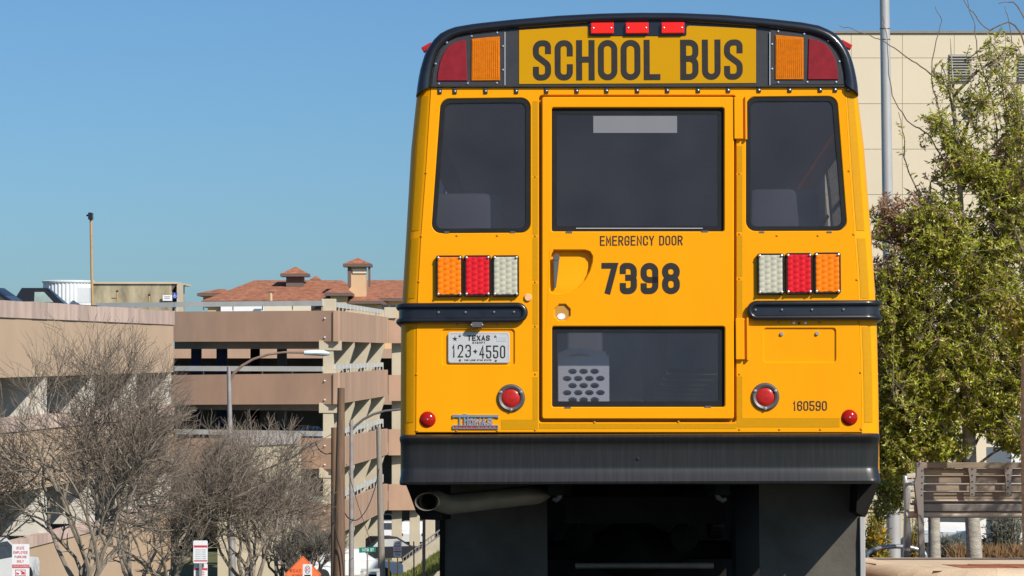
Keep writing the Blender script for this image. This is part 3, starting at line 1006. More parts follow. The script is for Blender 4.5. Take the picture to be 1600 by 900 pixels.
for x0, x1, y0, y1, mat, cname in LAMPS:
    p = bp((x0 + x1) / 2, (y0 + y1) / 2)
    w, hh = 42 * S, 65 * S
    hs = busobj(MB().plate([roundpoly([(-w/2, -hh/2), (w/2, -hh/2), (w/2, hh/2), (-w/2, hh/2)], 0.012, 4)], -0.024, -0.001, 0.002), 'tail_lamp', 'rubber_black')
    hs.location = (p.x, 0, p.z)
    if mat not in LM:
        LM[mat] = busobj(lamp_lens(w - 0.012, hh - 0.012), 'lens', mat, hs, smooth=60)
    else: inst(LM[mat], 'lens', hs, (0, 0, 0))
    for sx in (-1, 1):
        for sz in (-1, 1):
            loc = (sx * (w/2 - 0.0125), 0, sz * (hh/2 - 0.0125))
            if lsc is None:
                lsc = busobj(MB().lathe([(0.0, -0.036), (0.006, -0.034), (0.0085, -0.026)], 10), 'screw', 'screw_steel', hs, smooth=True)
                lsc.location = loc
            else: inst(lsc, 'screw', hs, loc)

# ---- round reflectors, domes, buzzer button
def round_part(x, y, prof, mat, name, parent=None, n=28):
    p = bp(x, y)
    o = busobj(MB().lathe([(r_, h_) for r_, h_ in prof], n), name, mat, parent, smooth=40)
    o.location = (p.x, 0, p.z)
    return o
for x, y in ((798.5, 622), (1195.8, 620)):
    rr = round_part(x, y, [(14.5*S, -0.004), (15.5*S, -0.012), (19*S, -0.016), (21.5*S, -0.010), (22.3*S, 0.0)], 'handle_steel', 'reflector')
    ln = busobj(MB().lathe([(0.0, -0.0145), (8*S, -0.0135), (13*S, -0.010), (15.2*S, -0.004)], 28), 'lens', 'reflector_red', rr, smooth=True)
    for a_ in (30, 150, 270):
        s_ = busobj(MB().lathe([(0.0, -0.020), (0.007, -0.0185), (0.009, -0.013)], 10), 'screw', 'screw_steel', rr, smooth=True)
        s_.location = (18.3*S*math.cos(R(a_)), 0, 18.3*S*math.sin(R(a_)))
for x, y in ((668.2, 655.5), (1327.2, 652.5)):
    dm = round_part(x, y, [(0.0, -0.022), (4*S, -0.021), (8*S, -0.017), (11.5*S, -0.009), (13*S, 0.0)], 'dome_red', 'side_marker', n=24)
    busobj(MB().lathe([(0.0, -0.0245), (0.004, -0.0235), (0.0055, -0.019)], 8), 'screw', 'screw_steel', dm, smooth=True)
round_part(825, 465, [(0.0, -0.012), (5*S, -0.012), (6*S, -0.009), (6.3*S, 0)], 'peach_plastic', 'sensor_button', n=16)
for x in (1240, 1248.8, 1258.3):
    round_part(x, 505, [(0.0, -0.006), (2.0*S, -0.005), (2.4*S, 0)], 'cap_black' if x == 1248.8 else 'screw_steel', 'fastener', n=10)
for x in (1221.5, 1277):
    round_part(x, 521.5 - (x - 1221) * .01, [(0.0, -0.002), (2.6*S, -0.002), (3.1*S, 0.001), (3.1*S, 0.008)], 'screw_steel', 'plate_bolt', n=8)

# ---- rub rails: two rolled edges and a channel, wrapped round the corner
def rail(xe, yt, yb, xo, side):
    """xe inner end, xo outer end (px); side -1 left, +1 right"""
    ym = (yt + yb) / 2
    rt = (yb - yt) * 0.145 * S
    p_in = bp(xe - side * 14, ym) if False else bp(xe + side * 14, ym)
    zt = bp(xe, yt).z - rt; zb = bp(xe, yb).z + rt
    zt2 = bp(xo, yt - (xo - xe) * 0.0045).z - rt * 1.0
    po = bp(xo, ym, 0.02)
    def path(z0, r0):
        yy = -0.022
        return [(p_in.x, yy, z0), (po.x - side * 0.085, yy, z0), (po.x - side * 0.035, yy + 0.014, z0), (po.x - side * 0.008, yy + 0.055, z0), (po.x, yy + 0.12, z0), (po.x, 3.0, z0)]
    ro = thing('rub', 'x', 'x') if False else None
    mb = MB()
    # rounded end: half loop joining both tubes
    R2 = (zt - zb) / 2; zc = (zt + zb) / 2
    loop = [(p_in.x - side * R2 * math.cos(a_), -0.022, zc + R2 * math.sin(a_)) for a_ in [R(-90 + 180 * k / 12) for k in range(13)]]
    ptop = path(zt, rt); pbot = path(zb, rt)
    mb.tube(list(reversed(pbot)) + loop[1:-1] + ptop, rt, 12)
    o = busobj(mb, 'rub_rail', 'rail_black', smooth=60)
    ch = MB().loft([[(p_[0], p_[1] + 0.004, zt) for p_ in path(0, 0)], [(p_[0], p_[1] + 0.001, zb) for p_ in path(0, 0)]])
    ch.plate([[(l[0], l[2]) for l in loop]], -0.020, -0.002)
    busobj(ch, 'rail_channel', 'rail_black', o, smooth=60)
    rings = [[(p_[0] - 0.0, p_[1] + 0.020, z_) for p_ in path(0, 0)] for z_ in (zt, zb)]
    return o, zc, p_in
for (xe, yt, yb, xo, side, scr) in ((823, 473, 505, 621.5, -1, (685.5, 727.5, 772, 803)), (1168, 470.3, 501.5, 1377, 1, (1180, 1221, 1268, 1317))):
    o, zc, pin = rail(xe, yt, yb, xo, side)
    for x in scr:
        s_ = busobj(MB().lathe([(0.0, -0.0285), (0.006, -0.0265), (0.0075, -0.020)], 10), 'screw', 'handle_steel', o, smooth=True)
        s_.location = (bp(x, 488).x, 0.0, zc + 0.003)

# ---- licence plate and its lamp
pl = busobj(MB().plate([roundpoly(rect(700, 519, 796.5, 567.5), 4.5 * S, 4)], -0.004, 0.004, 0.001), 'licence_plate', 'plate_white')
busobj(MB().plate([roundpoly(rect(701.2, 520.2, 795.3, 566.3), 4 * S, 4), roundpoly(rect(702.4, 521.4, 794.1, 565.1), 3.6 * S, 4)], -0.0052, -0.003), 'plate_rim', 'plate_white', pl)
T = MB()
PY = -0.0056
def tx(mb, s, x0, yb, x1, yt, t, y, gap=.28, space=.6):
    a_ = q(x0, yb); b2 = q(x1, yt)
    text(mb, s, a_[0], a_[1], b2[0], b2[1] - a_[1], t * S, y, gap, None, space)
tx(T, 'TEXAS', 730.5, 532.5, 765.5, 524, 1.7, PY, .22)
tx(T, 'EXEMPT', 738.5, 537, 758.5, 533.9, .5, PY, .35)
tx(T, '123', 706.5, 558.5, 736, 538.5, 2.0, PY, .42)
tx(T, '4550', 749, 560, 789.5, 539.8, 2.0, PY, .36)
tx(T, 'THE LONE STAR STATE', 725.5, 564, 768, 561.4, .5, PY, .3)
c0 = q(743, 549)
T.add([(c0[0] + r_ * S * math.cos(R(a_)), PY, c0[1] + r_ * S * math.sin(R(a_))) for a_, r_ in ((90, 3.4), (45, 1.7), (5, 3.2), (-40, 1.8), (-80, 4.0), (-130, 2.0), (175, 4.0), (130, 1.9))], [tuple(range(8))])
c0 = q(711, 529.5)
star = []
for k in range(10): star.append((c0[0] + (4.6 if k % 2 == 0 else 1.5) * S * math.cos(R(90 + 36 * k)), PY, c0[1] + (4.6 if k % 2 == 0 else 1.5) * S * math.sin(R(90 + 36 * k))))
T.add(star, [tuple(range(10))])
busobj(T, 'plate_lettering', 'lettering_black', pl)
busobj(MB().plate([rect(776, 526.5, 791, 533.5)], -0.0050, -0.003), 'registration_sticker', 'plate_grey', pl)
for x, y in ((719.5, 524.2), (775, 525)):
    s_ = busobj(MB().lathe([(0.0, -0.011), (0.005, -0.010), (0.007, -0.004)], 8), 'plate_bolt', 'screw_steel', pl); p = bp(x, y); s_.location = (p.x, 0, p.z)
for x, y in ((719, 562.8), (775, 563.6)):
    s_ = busobj(MB().lathe([(0.0, -0.0085), (0.005, -0.008), (0.006, -0.004)], 8), 'plate_hole', 'handle_steel', pl); p = bp(x, y); s_.location = (p.x, 0, p.z)
lp = busobj(MB().plate([[q(735, 508.5), q(738, 504.2), q(753.5, 504.2), q(756.3, 508.5), q(753.5, 513), q(738, 513)]], -0.052, -0.001, 0.004), 'plate_lamp', 'handle_steel')
for x in (737.3, 754.2):
    s_ = busobj(MB().lathe([(0.0, -0.056), (0.004, -0.055), (0.005, -0.05)], 8), 'screw', 'screw_steel', lp); p = bp(x, 508.6); s_.location = (p.x, 0, p.z)

# ---- maker's emblem: chrome frame with letters, red bar
em = busobj(MB().plate([[q(707, 653.5), q(707, 648.2), q(712, 647.6), q(720, 648.5), q(725, 646.6), q(732, 648.2), q(779, 648.6), q(779, 653.6), q(775, 652.3), q(712, 652)]], -0.012, -0.001, 0.0015), 'maker_emblem', 'chrome')
T = MB()
for k, (ch, x0, x1) in enumerate((('T', 713.5, 724), ('H', 725, 732.5), ('O', 733.5, 740.5), ('M', 741.5, 751.5), ('A', 752.5, 760), ('S', 761.5, 770))):
    a_ = q(x0, 664.2); b2 = q(x1, 650.0 if k < 2 else 653.2)
    glyph(T, ch, a_[0], a_[1], b2[0] - a_[0], b2[1] - a_[1], 2.3 * S, -0.0105)
busobj(T, 'emblem_lettering', 'chrome', em)
busobj(MB().plate([roundpoly(rect(707, 664.3, 779, 670.6), 1.0 * S, 2), rect(709, 666, 777, 669.2)], -0.010, -0.001, 0.001), 'emblem_bar_frame', 'chrome', em)
busobj(MB().plate([rect(708, 665, 778, 670)], -0.006, -0.001), 'emblem_bar', 'emblem_red', em)
T = MB(); tx(T, 'BUILT BUSES', 712, 668.9, 774, 666.2, .6, -0.0066, .9, .6); busobj(T, 'emblem_lettering', 'chrome', em)

# fleet number
T = MB(); a_ = q(1239, 642); b2 = q(1292, 626.5)
text(T, '160590', a_[0], a_[1], b2[0], b2[1] - a_[1], 2.0 * S, -0.0022, .22)
busobj(T, 'lettering', 'lettering_black')

# ---- bumper: rolled profile swept round the back
prof = [(0.02, 677.5), (-0.050, 678.2), (-0.078, 680.2), (-0.086, 683), (-0.082, 687), (-0.068, 691), (-0.062, 696), (-0.059, 706), (-0.056, 718), (-0.053, 729), (-0.0525, 732), (-0.055, 734.5), (-0.066, 741), (-0.080, 748), (-0.088, 752), (-0.084, 755.5), (-0.06, 757), (0.0, 757)]
xl, xr = bp(622.5, 700).x, bp(1377, 700).x
rings = []
for (yo, py) in prof:
    z = bp(1000, py, yo).z
    dpt = yo
    bulge = (-yo - 0.058) * 0.20
    ring = []
    for xs_, sgn in ((xl - bulge + 0.012, -1), (xr + bulge - 0.012, 1)):
        seg = []
        rad = 0.075
        for k in range(7):
            a2 = R(90 * k / 6)
            seg.append((xs_ - sgn * (rad - rad * math.sin(a2)), dpt + rad * (1 - math.cos(a2)) if False else dpt + (rad - rad * math.cos(a2)) * 1.0, z))
        # from the back towards the side
        seg = [(xs_ - sgn * (rad - rad * math.sin(R(90 * k / 6))), dpt + rad - rad * math.cos(R(90 * k / 6)), z) for k in range(7)] + [(xs_, 0.55, z)]
        ring.append(seg)
    rings.append(list(reversed(ring[0])) + [(xl + (xr - xl) * k / 6, dpt, z) for k in range(1, 6)] + ring[1])
bm_ = busobj(MB().loft(rings), 'bumper', 'bumper_black', smooth=50)
for x, y in ((996.5, 716.5),):
    s_ = busobj(MB().lathe([(0.0, -0.0635), (0.008, -0.062), (0.010, -0.055)], 8), 'bolt', 'cap_black', bm_); p = bp(x, y, -0.06); s_.location = (p.x, 0, p.z)

# ---- under the bumper
def ub(px, py, off): return bp(px, py, off)
for (x0, x1, yt, off, lip) in ((694, 855, 800, 1.55, -1), (1186, 1344, 770, 0.75, 1)):
    a_ = ub(x0, yt, off); b2 = ub(x1, yt, off)
    fl = MB()
    nseg = 6
    zt_ = ub(x0, 757, off).z + 0.05; zb_ = 0.17
    for j in range(nseg + 1):
        for i in range(5):
            fl.v.append(Vector((a_.x + (b2.x - a_.x) * i / 4, off + 0.01 * math.sin(j * 1.1 + i), zt_ + (zb_ - zt_) * j / nseg)))
    for j in range(nseg):
        for i in range(4):
            o = j * 5 + i
            fl.f.append((o, o + 1, o + 6, o + 5))
    n0 = len(fl.v)
    fl.v += [v + Vector((0, 0.012, 0)) for v in fl.v[:n0]]
    fl.f += [tuple(reversed([i + n0 for i in f])) for f in fl.f]
    mf = busobj(fl, 'mud_flap', 'mudflap_rubber', smooth=True)
    bx = ub(x1 + 3 if lip > 0 else x0 - 3, 810, off)
    busobj(MB().cbox((bx.x - 0.014, off - 0.02, 0.17), (bx.x + 0.014, off + 0.02, ub(x1, 806, off).z), 0.004), 'flap_stay', 'pole_alu' if lip > 0 else 'under_black', mf)
# inner wings hanging below the bumper ends
for pts, off in (([(632, 752), (652, 752), (690, 752), (690, 813), (660, 812), (650, 800), (640, 772)], 0.35), ([(1371, 752), (1340, 752), (1338, 800), (1352, 808), (1358, 795), (1368, 770)], 0.35)):
    busobj(MB().plate([[q(*p, off) for p in pts]], off, off + 0.9), 'inner_wing', 'under_black')
# floor pan, crossmember and axle; an added dark block keeps the underside black
fl_z = ub(1000, 690, 0.3).z
busobj(MB().box((-1.14, 0.25, fl_z - 0.02), (1.14, BUS_LEN, fl_z + 0.02)), 'floor_pan', 'under_black')
cm = ub(882, 818, 1.2); cm2 = ub(1135, 774, 1.2)
busobj(MB().cbox((cm.x, 1.2, cm.z), (cm2.x, 1.35, cm2.z), 0.01), 'crossmember', 'under_black')
for sx in (-0.43, 0.43):
    busobj(MB().cbox((sx - 0.04, 0.1, fl_z - 0.28), (sx + 0.04, 8.5, fl_z - 0.025), 0.01), 'chassis_rail', 'under_black')
ax = ub(1000, 884, 3.2)
busobj(MB().lathe([(0.055, -0.95), (0.06, -0.35), (0.11, -0.22), (0.17, -0.1), (0.185, 0.0), (0.17, 0.1), (0.11, 0.22), (0.06, 0.35), (0.055, 0.95)], 20, 'x', (0, 3.2, 0.48)), 'rear_axle', 'under_black', smooth=True)
sb = ub(912, 884, 2.3); sb2 = ub(1115, 884, 2.3)
busobj(MB().tube([(sb.x - .05, 2.3, sb.z), (sb2.x, 2.3, sb.z)], 0.018, 10), 'stabiliser_bar', 'pipe_steel', smooth=True)
tr_ = busobj(MB().lathe([(0.30, -0.12), (0.40, -0.13), (0.47, -0.11), (0.49, -0.05), (0.49, 0.05), (0.47, 0.11), (0.40, 0.13), (0.30, 0.12)], 28, 'x'), 'tyre', 'tyre', smooth=True)
tr_.location = (-1.02, 3.2, 0.49)
for x, y in ((-0.74, 3.2), (0.74, 3.2), (1.02, 3.2), (-1.0, 9.3), (1.0, 9.3)): inst(tr_, 'tyre', bus, (x, y, 0.49))
busobj(MB().cbox((-0.95, 5.6, 0.16), (0.95, 8.6, fl_z - 0.03), 0.05), 'dark_underblock', 'under_black')  # added block: hides the bright ground beyond so the underside reads dark
for sx in (-.52, .52):
    sp_ = MB()
    for k in range(5):
        hl_ = .78 - .13 * k
        sp_.add([(sx - .035, 3.2 - hl_, .62 - .014 * k + .05 * (hl_ / .78) ** 2), (sx + .035, 3.2 - hl_, .62 - .014 * k + .05 * (hl_ / .78) ** 2), (sx + .035, 3.2, .60 - .014 * k), (sx - .035, 3.2, .60 - .014 * k), (sx + .035, 3.2 + hl_, .62 - .014 * k + .05 * (hl_ / .78) ** 2), (sx - .035, 3.2 + hl_, .62 - .014 * k + .05 * (hl_ / .78) ** 2)], [(0, 1, 2, 3), (3, 2, 4, 5)])
    busobj(sp_, 'leaf_spring', 'handle_steel')
    busobj(MB().lathe([(.04, -.10), (.085, -.09), (.09, 0), (.075, .05), (.03, .07)], 16, 'y', (sx * .62, 2.95, .56)), 'brake_chamber', 'under_black', smooth=True)
    busobj(MB().tube([(sx * .62, 2.86, .6), (sx * .7, 2.5, .72), (sx * .8, 1.9, .78), (sx * .82, 1.4, .86)], .014, 8), 'air_hose', 'rubber_black', smooth=True)
# tow hooks
for x in (873, 1125):
    sgn = 1 if x > 1000 else -1
    a_ = ub(x + (2 if sgn < 0 else -6), 752, 0.3)
    hk = [(a_.x, 0.3, a_.z), (a_.x, 0.3, a_.z - 0.055), (a_.x - 0.008 + (0.02 if sgn > 0 else 0), 0.3, a_.z - 0.085), (a_.x - 0.02 + (0.055 if sgn > 0 else 0), 0.3, a_.z - 0.098), (a_.x - 0.035 + (0.085 if sgn > 0 else 0), 0.3, a_.z - 0.088)]
    busobj(MB().tube(hk, [.016, .016, .016, .015, .012], 10), 'tow_hook', 'handle_steel', smooth=True)
# exhaust pipe: runs behind the bumper and turns out at the left with a cut lip
e0 = ub(838, 774, 0.62); e1 = ub(700, 788, 0.36); e2 = ub(670, 784, 0.20)
c0e = ub(668, 784, .02)
ep = MB()
rr_ = 0.054
for pts in ([(e0.x + .02, 1.4, e0.z + .02), (e0.x, .72, e0.z + 0.005), (e0.x - .03, .64, e0.z), (e0.x - .08, .60, e0.z - 0.004), (e1.x, e1.y, e1.z), (e2.x + .02, .25, e2.z + .012), (c0e.x + .01, .10, c0e.z + .006), (c0e.x, .04, c0e.z)],):
    ep.tube(pts, [rr_ * .95, rr_ * .95, rr_ * .95, rr_ * .95, rr_ * 1.0, rr_ * .98, rr_ * .9, rr_ * .82], 18, caps=False)
exo = busobj(ep, 'exhaust_pipe', 'pipe_steel', smooth=True)
tip = MB()
c0 = Vector((ub(668, 784, .02).x, 0.02, ub(668, 784, .02).z))
ring0, ring1, ring2 = [], [], []
for k in range(24):
    a2 = 2 * math.pi * k / 24
    rx = 0.062 * math.cos(a2); rz = 0.046 * math.sin(a2)
    lift = -0.02 if math.sin(a2) < 0 else 0.0
    ring0.append((c0.x + rx, c0.y + 0.04, c0.z + rz))
    ring1.append((c0.x + rx * 1.0, c0.y - 0.05 - 0.03 * max(0, -math.sin(a2)) , c0.z + rz))
    ring2.append((c0.x + rx * .9, c0.y + 0.03, c0.z + rz * .9))
tip.loft([ring0, ring1, ring2], closed=True)
busobj(tip, 'pipe_tip', 'pipe_steel', exo, smooth=50)

# left and right driver mirrors and stop arm seen past the body
for x, y, d_, hh, nm in ((628.5, 404, 2.6, .085, 'stop_arm'), (623, 590, 3.5, .05, 'side_marker_lamp')):
    p = ub(x, y, d_ * 0.2)
    sx = bp(lerpt(OUT_L, y), y, 0.05).x
    o = busobj(MB().cbox((sx - 0.035, d_, p.z - hh * 1.0), (sx + 0.02, d_ + .25, p.z + hh), 0.012), nm, 'rubber_black')
    o.location = (0, 0, 0)
p = ub(1369, 383, 0.4); sx = bp(lerpt(OUT_R, 383), 383, 0.05).x
busobj(MB().lathe([(0.0, -0.06), (0.04, -0.05), (0.055, 0), (0.04, .05), (0, .06)], 14, 'z', (sx + 0.015, 2.0, p.z)), 'side_mirror', 'rubber_black', smooth=True)
# side windows (a row each side)
for side, O in ((-1, OUT_L), (1, OUT_R)):
    w0 = None
    pz1 = bp(1000, 189).z; pz0 = bp(1000, 351).z
    xa = bp(lerpt(O, 190), 190, .05).x - side * 0.012; xb = bp(lerpt(O, 350), 350, .05).x - side * 0.012
    xm = (xa + xb) / 2; zm = (pz1 + pz0) / 2
    for (ya, yb) in WIN_Y:
        if w0 is None:
            mb = MB().loft([[(xa, 0, pz1), (xa, .70, pz1)], [(xb, 0, pz0), (xb, .70, pz0)]])
            w0 = busobj(mb, 'side_window', 'bus_glass'); w0.location = (0, ya, 0)
            f0 = busobj(MB().loft([[(xm, -.01, zm + .018), (xm, .71, zm + .018)], [(xm + side * .01, -.01, zm), (xm + side * .01, .71, zm)], [(xm, -.01, zm - .018), (xm, .71, zm - .018)]]), 'sash', 'rubber_black', w0)
        else:
            w1 = inst(w0, 'side_window', bus, (0, ya, 0)); inst(f0, 'sash', w1, (0, 0, 0))

# ---- inside: liner, seats
floor_z = ub(1000, 641, 0.1).z
busobj(MB().box((-1.12, 0.05, floor_z - 0.03), (1.12, BUS_LEN - .1, floor_z)), 'cabin_floor', 'interior_grey')
ln = MB()
zt_ = bp(1000, 45).z
zw0 = bp(1000, 351).z; zw1 = bp(1000, 189).z
for sx in (-1, 1):
    ln.add([(sx * 1.13, 0.04, floor_z), (sx * 1.13, BUS_LEN - .1, floor_z), (sx * 1.11, BUS_LEN - .1, zw0), (sx * 1.11, 0.04, zw0)], [(0, 1, 2, 3)])
    ln.add([(sx * 1.04, BUS_LEN - .1, zw1), (sx * 1.04, 0.04, zw1), (sx * .98, 0.04, zt_ - .14), (sx * .98, BUS_LEN - .1, zt_ - .14), (sx * .7, 0.04, zt_), (sx * .7, BUS_LEN - .1, zt_)], [(0, 1, 2, 3), (3, 2, 4, 5)])
ln.add([(-.7, .04, zt_), (.7, .04, zt_), (.7, BUS_LEN - .1, zt_), (-.7, BUS_LEN - .1, zt_)], [(0, 1, 2, 3)])
ln.add([(-1.1, BUS_LEN - .2, floor_z), (1.1, BUS_LEN - .2, floor_z), (1.1, BUS_LEN - .2, zt_), (-1.1, BUS_LEN - .2, zt_)], [(0, 1, 2, 3)])
busobj(ln, 'cabin_liner', 'cabin_panel')
st = MB()
sw = 0.18
st.cbox((-sw, 0, 0.30), (sw, 0.09, 1.02), 0.035)
st.cbox((-sw, 0.09, 0.30), (sw, 0.55, 0.46), 0.03)
seat0 = None
for px_, py_, off in ((729, 301, 0.22), (1226, 294, 0.22)):
    p = bp(px_, py_, off)
    if seat0 is None:
        seat0 = busobj(st, 'seat', 'seat_vinyl', smooth=40); seat0.location = (p.x, off, p.z - 1.02)
    else: inst(seat0, 'seat', bus, (p.x, off, p.z - 1.02))
st2 = MB()
st2.cbox((-.44, 0, 0.30), (.44, 0.09, 1.02), 0.035); st2.cbox((-.44, 0.09, 0.30), (.44, 0.50, 0.46), 0.03)
seat1 = None
for row in range(11):
    for sx in (-.62, .62):
        loc = (sx, 1.1 + row * 0.78, floor_z - 0.05)
        if seat1 is None:
            seat1 = busobj(st2, 'seat', 'seat_vinyl', smooth=40); seat1.location = loc
        else: inst(seat1, 'seat', bus, loc)

# ---- laundry basket standing inside behind the lower door pane
bo = 0.17
bb = bp(872.5, 636, bo)
loc = BM_ @ Vector((bb.x, bo, floor_z + 0.001))
bas = thing('laundry_basket', 'white plastic laundry basket with oval holes behind the lower door pane', 'basket', tuple(loc))
bas.rotation_euler = bus.rotation_euler
W_, H_ = 81 * S, 99 * S
def bw(w, h, holes=True):
    pts = [(0, 0), (w, 0), (w * 1.0, h * .78), (w * .93, h * .95), (w * .72, h * 0.97), (w * .58, h), (w * .22, h), (w * .10, h * .96), (0, h * .93)]
    hl = []
    hx, hz = 7 * S, 4.3 * S
    for row in range(6):
        zc = (6 + 11.3 * row) * S
        for k in range(5):
            xc = (5 + 17.6 * k + (9 if row % 2 == 0 else 0)) * S
            if xc - hx > 0.004 and xc + hx < w - 0.02:
                hl.append([(xc + hx * math.cos(t * math.pi / 6), zc + hz * math.sin(t * math.pi / 6)) for t in range(12)])
    hl.append([(w * .42 + 17 * S * math.cos(t * math.pi / 6), h * .885 + 4.0 * S * math.sin(t * math.pi / 6)) for t in range(12)])
    return MB().plate([pts] + hl, 0, 0.006)
f0 = bw(W_, H_).build('basket_wall', 'basket_plastic', bas, world=False)
f1 = inst(f0, 'basket_wall', bas, (0, 0.3, 0))
sd = MB().box((0, 0.006, 0.0), (0.005, 0.3, H_ * .9)).build('basket_side', 'basket_plastic', bas, world=False)
inst(sd, 'basket_side', bas, (W_ - 0.006, 0, 0))
MB().box((0.005, 0.006, 0.0), (W_ - .006, 0.3, 0.006)).build('basket_base', 'basket_plastic', bas, world=False)

# ================================================================ surroundings
# ---------------------------------------------------------------- cream building behind the trees
bd = 92.0
bx0, bx1 = PX(1288, bd), PX(1760, bd)
btop = PZ(50, bd)
base = gz(bd) - 0.3
cb = thing('office_building', 'tall cream concrete building with panel joints and grey louvres behind the trees', 'building', ((bx0 + bx1) / 2, bd + 8, base))
MB().box((bx0 + .03, bd + 0.06, base), (bx1, bd + 16, btop - 0.05)).build('wall', 'joint_grey', cb)
ys = [52.5, 90.5, 162, 233, 304, 375, 446, 517, 588, 659, 730, 800]
xs_ = [1289, 1330, 1410, 1491, 1571, 1651, 1730]
LOUV = [(1482.5, 85, 1518, 127), (1590, 85, 1626, 127), (1506, 161, 1521, 183)]
for r_ in range(len(ys) - 1):
    for c_ in range(len(xs_) - 1):
        a = P(xs_[c_] + .3, ys[r_ + 1] - .35, bd); b = P(xs_[c_ + 1] - .3, ys[r_] + .35, bd)
        MB().box((a.x, bd - 0.0, a.z), (b.x, bd + 0.12, b.z)).build('wall_panel', 'wall_cream', cb)
MB().box((bx0 - .06, bd - .06, btop - 0.045), (bx1 + .1, bd + 16.1, btop + 0.03)).build('parapet_coping', 'coping_dark', cb)
for (x0, y0, x1, y1) in LOUV:
    a = P(x0, y1, bd); b = P(x1, y0, bd)
    lv = MB().box((a.x, bd - 0.03, a.z), (b.x, bd - 0.005, b.z)).build('louvre', 'louver_grey', cb)
    sm = MB()
    n = max(4, int((b.z - a.z) / 0.085))
    for k in range(n):
        z = a.z + (b.z - a.z) * (k + .1) / n; zz = a.z + (b.z - a.z) * (k + .75) / n
        sm.add([(a.x + .02, bd - .10, z), (b.x - .02, bd - .10, z), (b.x - .02, bd - .03, zz), (a.x + .02, bd - .03, zz)], [(0, 1, 2, 3)])
    so = sm.build('louvre_blades', 'louver_grey', lv); so['kind'] = 'stuff'
# white pavilion glimpsed under the trees
pv = thing('white_pavilion', 'small white building with flat bands glimpsed between the tree trunks', 'building', (PX(1600, 80), 82, gz(80)))
for k, (y0, y1) in enumerate(((648, 668), (672, 700), (706, 790))):
    a = P(1578, y1, 80); b = P(1760, y0, 80)
    MB().box((a.x, 80 - .12 * k, a.z), (b.x, 84, b.z)).build('wall_band', 'white_paint', pv)
a = P(1578, 795, 80); b = P(1760, 790, 80)
MB().box((a.x, 80, gz(80) - .2), (b.x, 84, b.z)).build('wall', 'garage_white', pv)

# ---------------------------------------------------------------- aluminium lamp pole beside the bus
a = P(1390, 880, 34); b = P(1366, -420, 34)
pole = thing('lamp_pole', 'tall silver aluminium pole rising behind the young oak leaves', 'pole', (P(1396, 0, 34).x, 34, gz(34)))
pts = [Vector((P(1396.5, 0, 34).x, 34, gz(34) - .05)), P(1382, 0, 34), P(1366, -700, 34)]
MB().tube(pts, [0.082, 0.060, 0.045], 20).build('shaft', 'pole_alu', pole, smooth=True)
MB().lathe([(0.13, 0), (0.13, 0.03), (0.095, 0.05), (0.086, 0.10), (0.084, 1.0)], 18, 'z', (P(1396.5, 0, 34).x, 34, gz(34))).build('base_cover', 'pole_alu', pole, smooth=True)
for py in (45, 62):
    p = P(1382 + py * .016, py, 34)
    MB().lathe([(0.064, -.006), (0.066, 0), (0.064, .006)], 16, 'z', p).build('band_clamp', 'handle_steel', pole)
MB().tube([P(1366, -700, 34), P(1366, -720, 34) + Vector((0.3, 0, .05)), P(1366, -720, 34) + Vector((1.2, 0, .1))], .03, 8).build('lamp_arm', 'pole_alu', pole)
# low rounded bollard with bent hoop at the kerb
cn = thing('bike_hoop', 'low bent silver tube hoop by the kerb beside the bus', 'hoop', (P(1358, 0, 30).x, 30, gz(30)))
c0 = P(1363, 868, 30)
MB().tube([(c0.x - .06 + .32 * (1 - math.cos(t)), 30, gz(30) + (c0.z - gz(30)) * 1.0 + .10 * math.sin(t)) for t in [R(180 * k / 10) for k in range(11)]], .025, 10).build('hoop_tube', 'bench_alu', cn, smooth=True)
MB().tube([(c0.x - .06, 30, gz(30) - .05), (c0.x - .06, 30, c0.z)], .025, 10).build('leg', 'bench_alu', cn, smooth=True)
MB().tube([(c0.x + .58, 30, gz(30) - .05), (c0.x + .58, 30, c0.z)], .025, 10).build('leg', 'bench_alu', cn, smooth=True)

# ---------------------------------------------------------------- plaza, kerb stones, pavers
KH = 0.285
def kz(d): return gz(d) + KH
plz = MB()
for d, xl_ in ((19.63, 3.4), (20.4, 2.86), (24, 2.86), (40, 2.86), (60, 2.86)):
    for x in (xl_, 4, 12, 30): plz.v.append(Vector((x, d, kz(d) - .012)))
for i in range(4):
    for k in range(3): plz.f.append((i*4+k, i*4+k+1, (i+1)*4+k+1, (i+1)*4+k))
tag(plz.build('plaza', 'mulch', world=False), kind='structure')
kerb = thing('stone_kerb', 'pale sandstone kerb with rounded corner edging the red pavers', 'kerb', (4.0, 21, gz(21)))
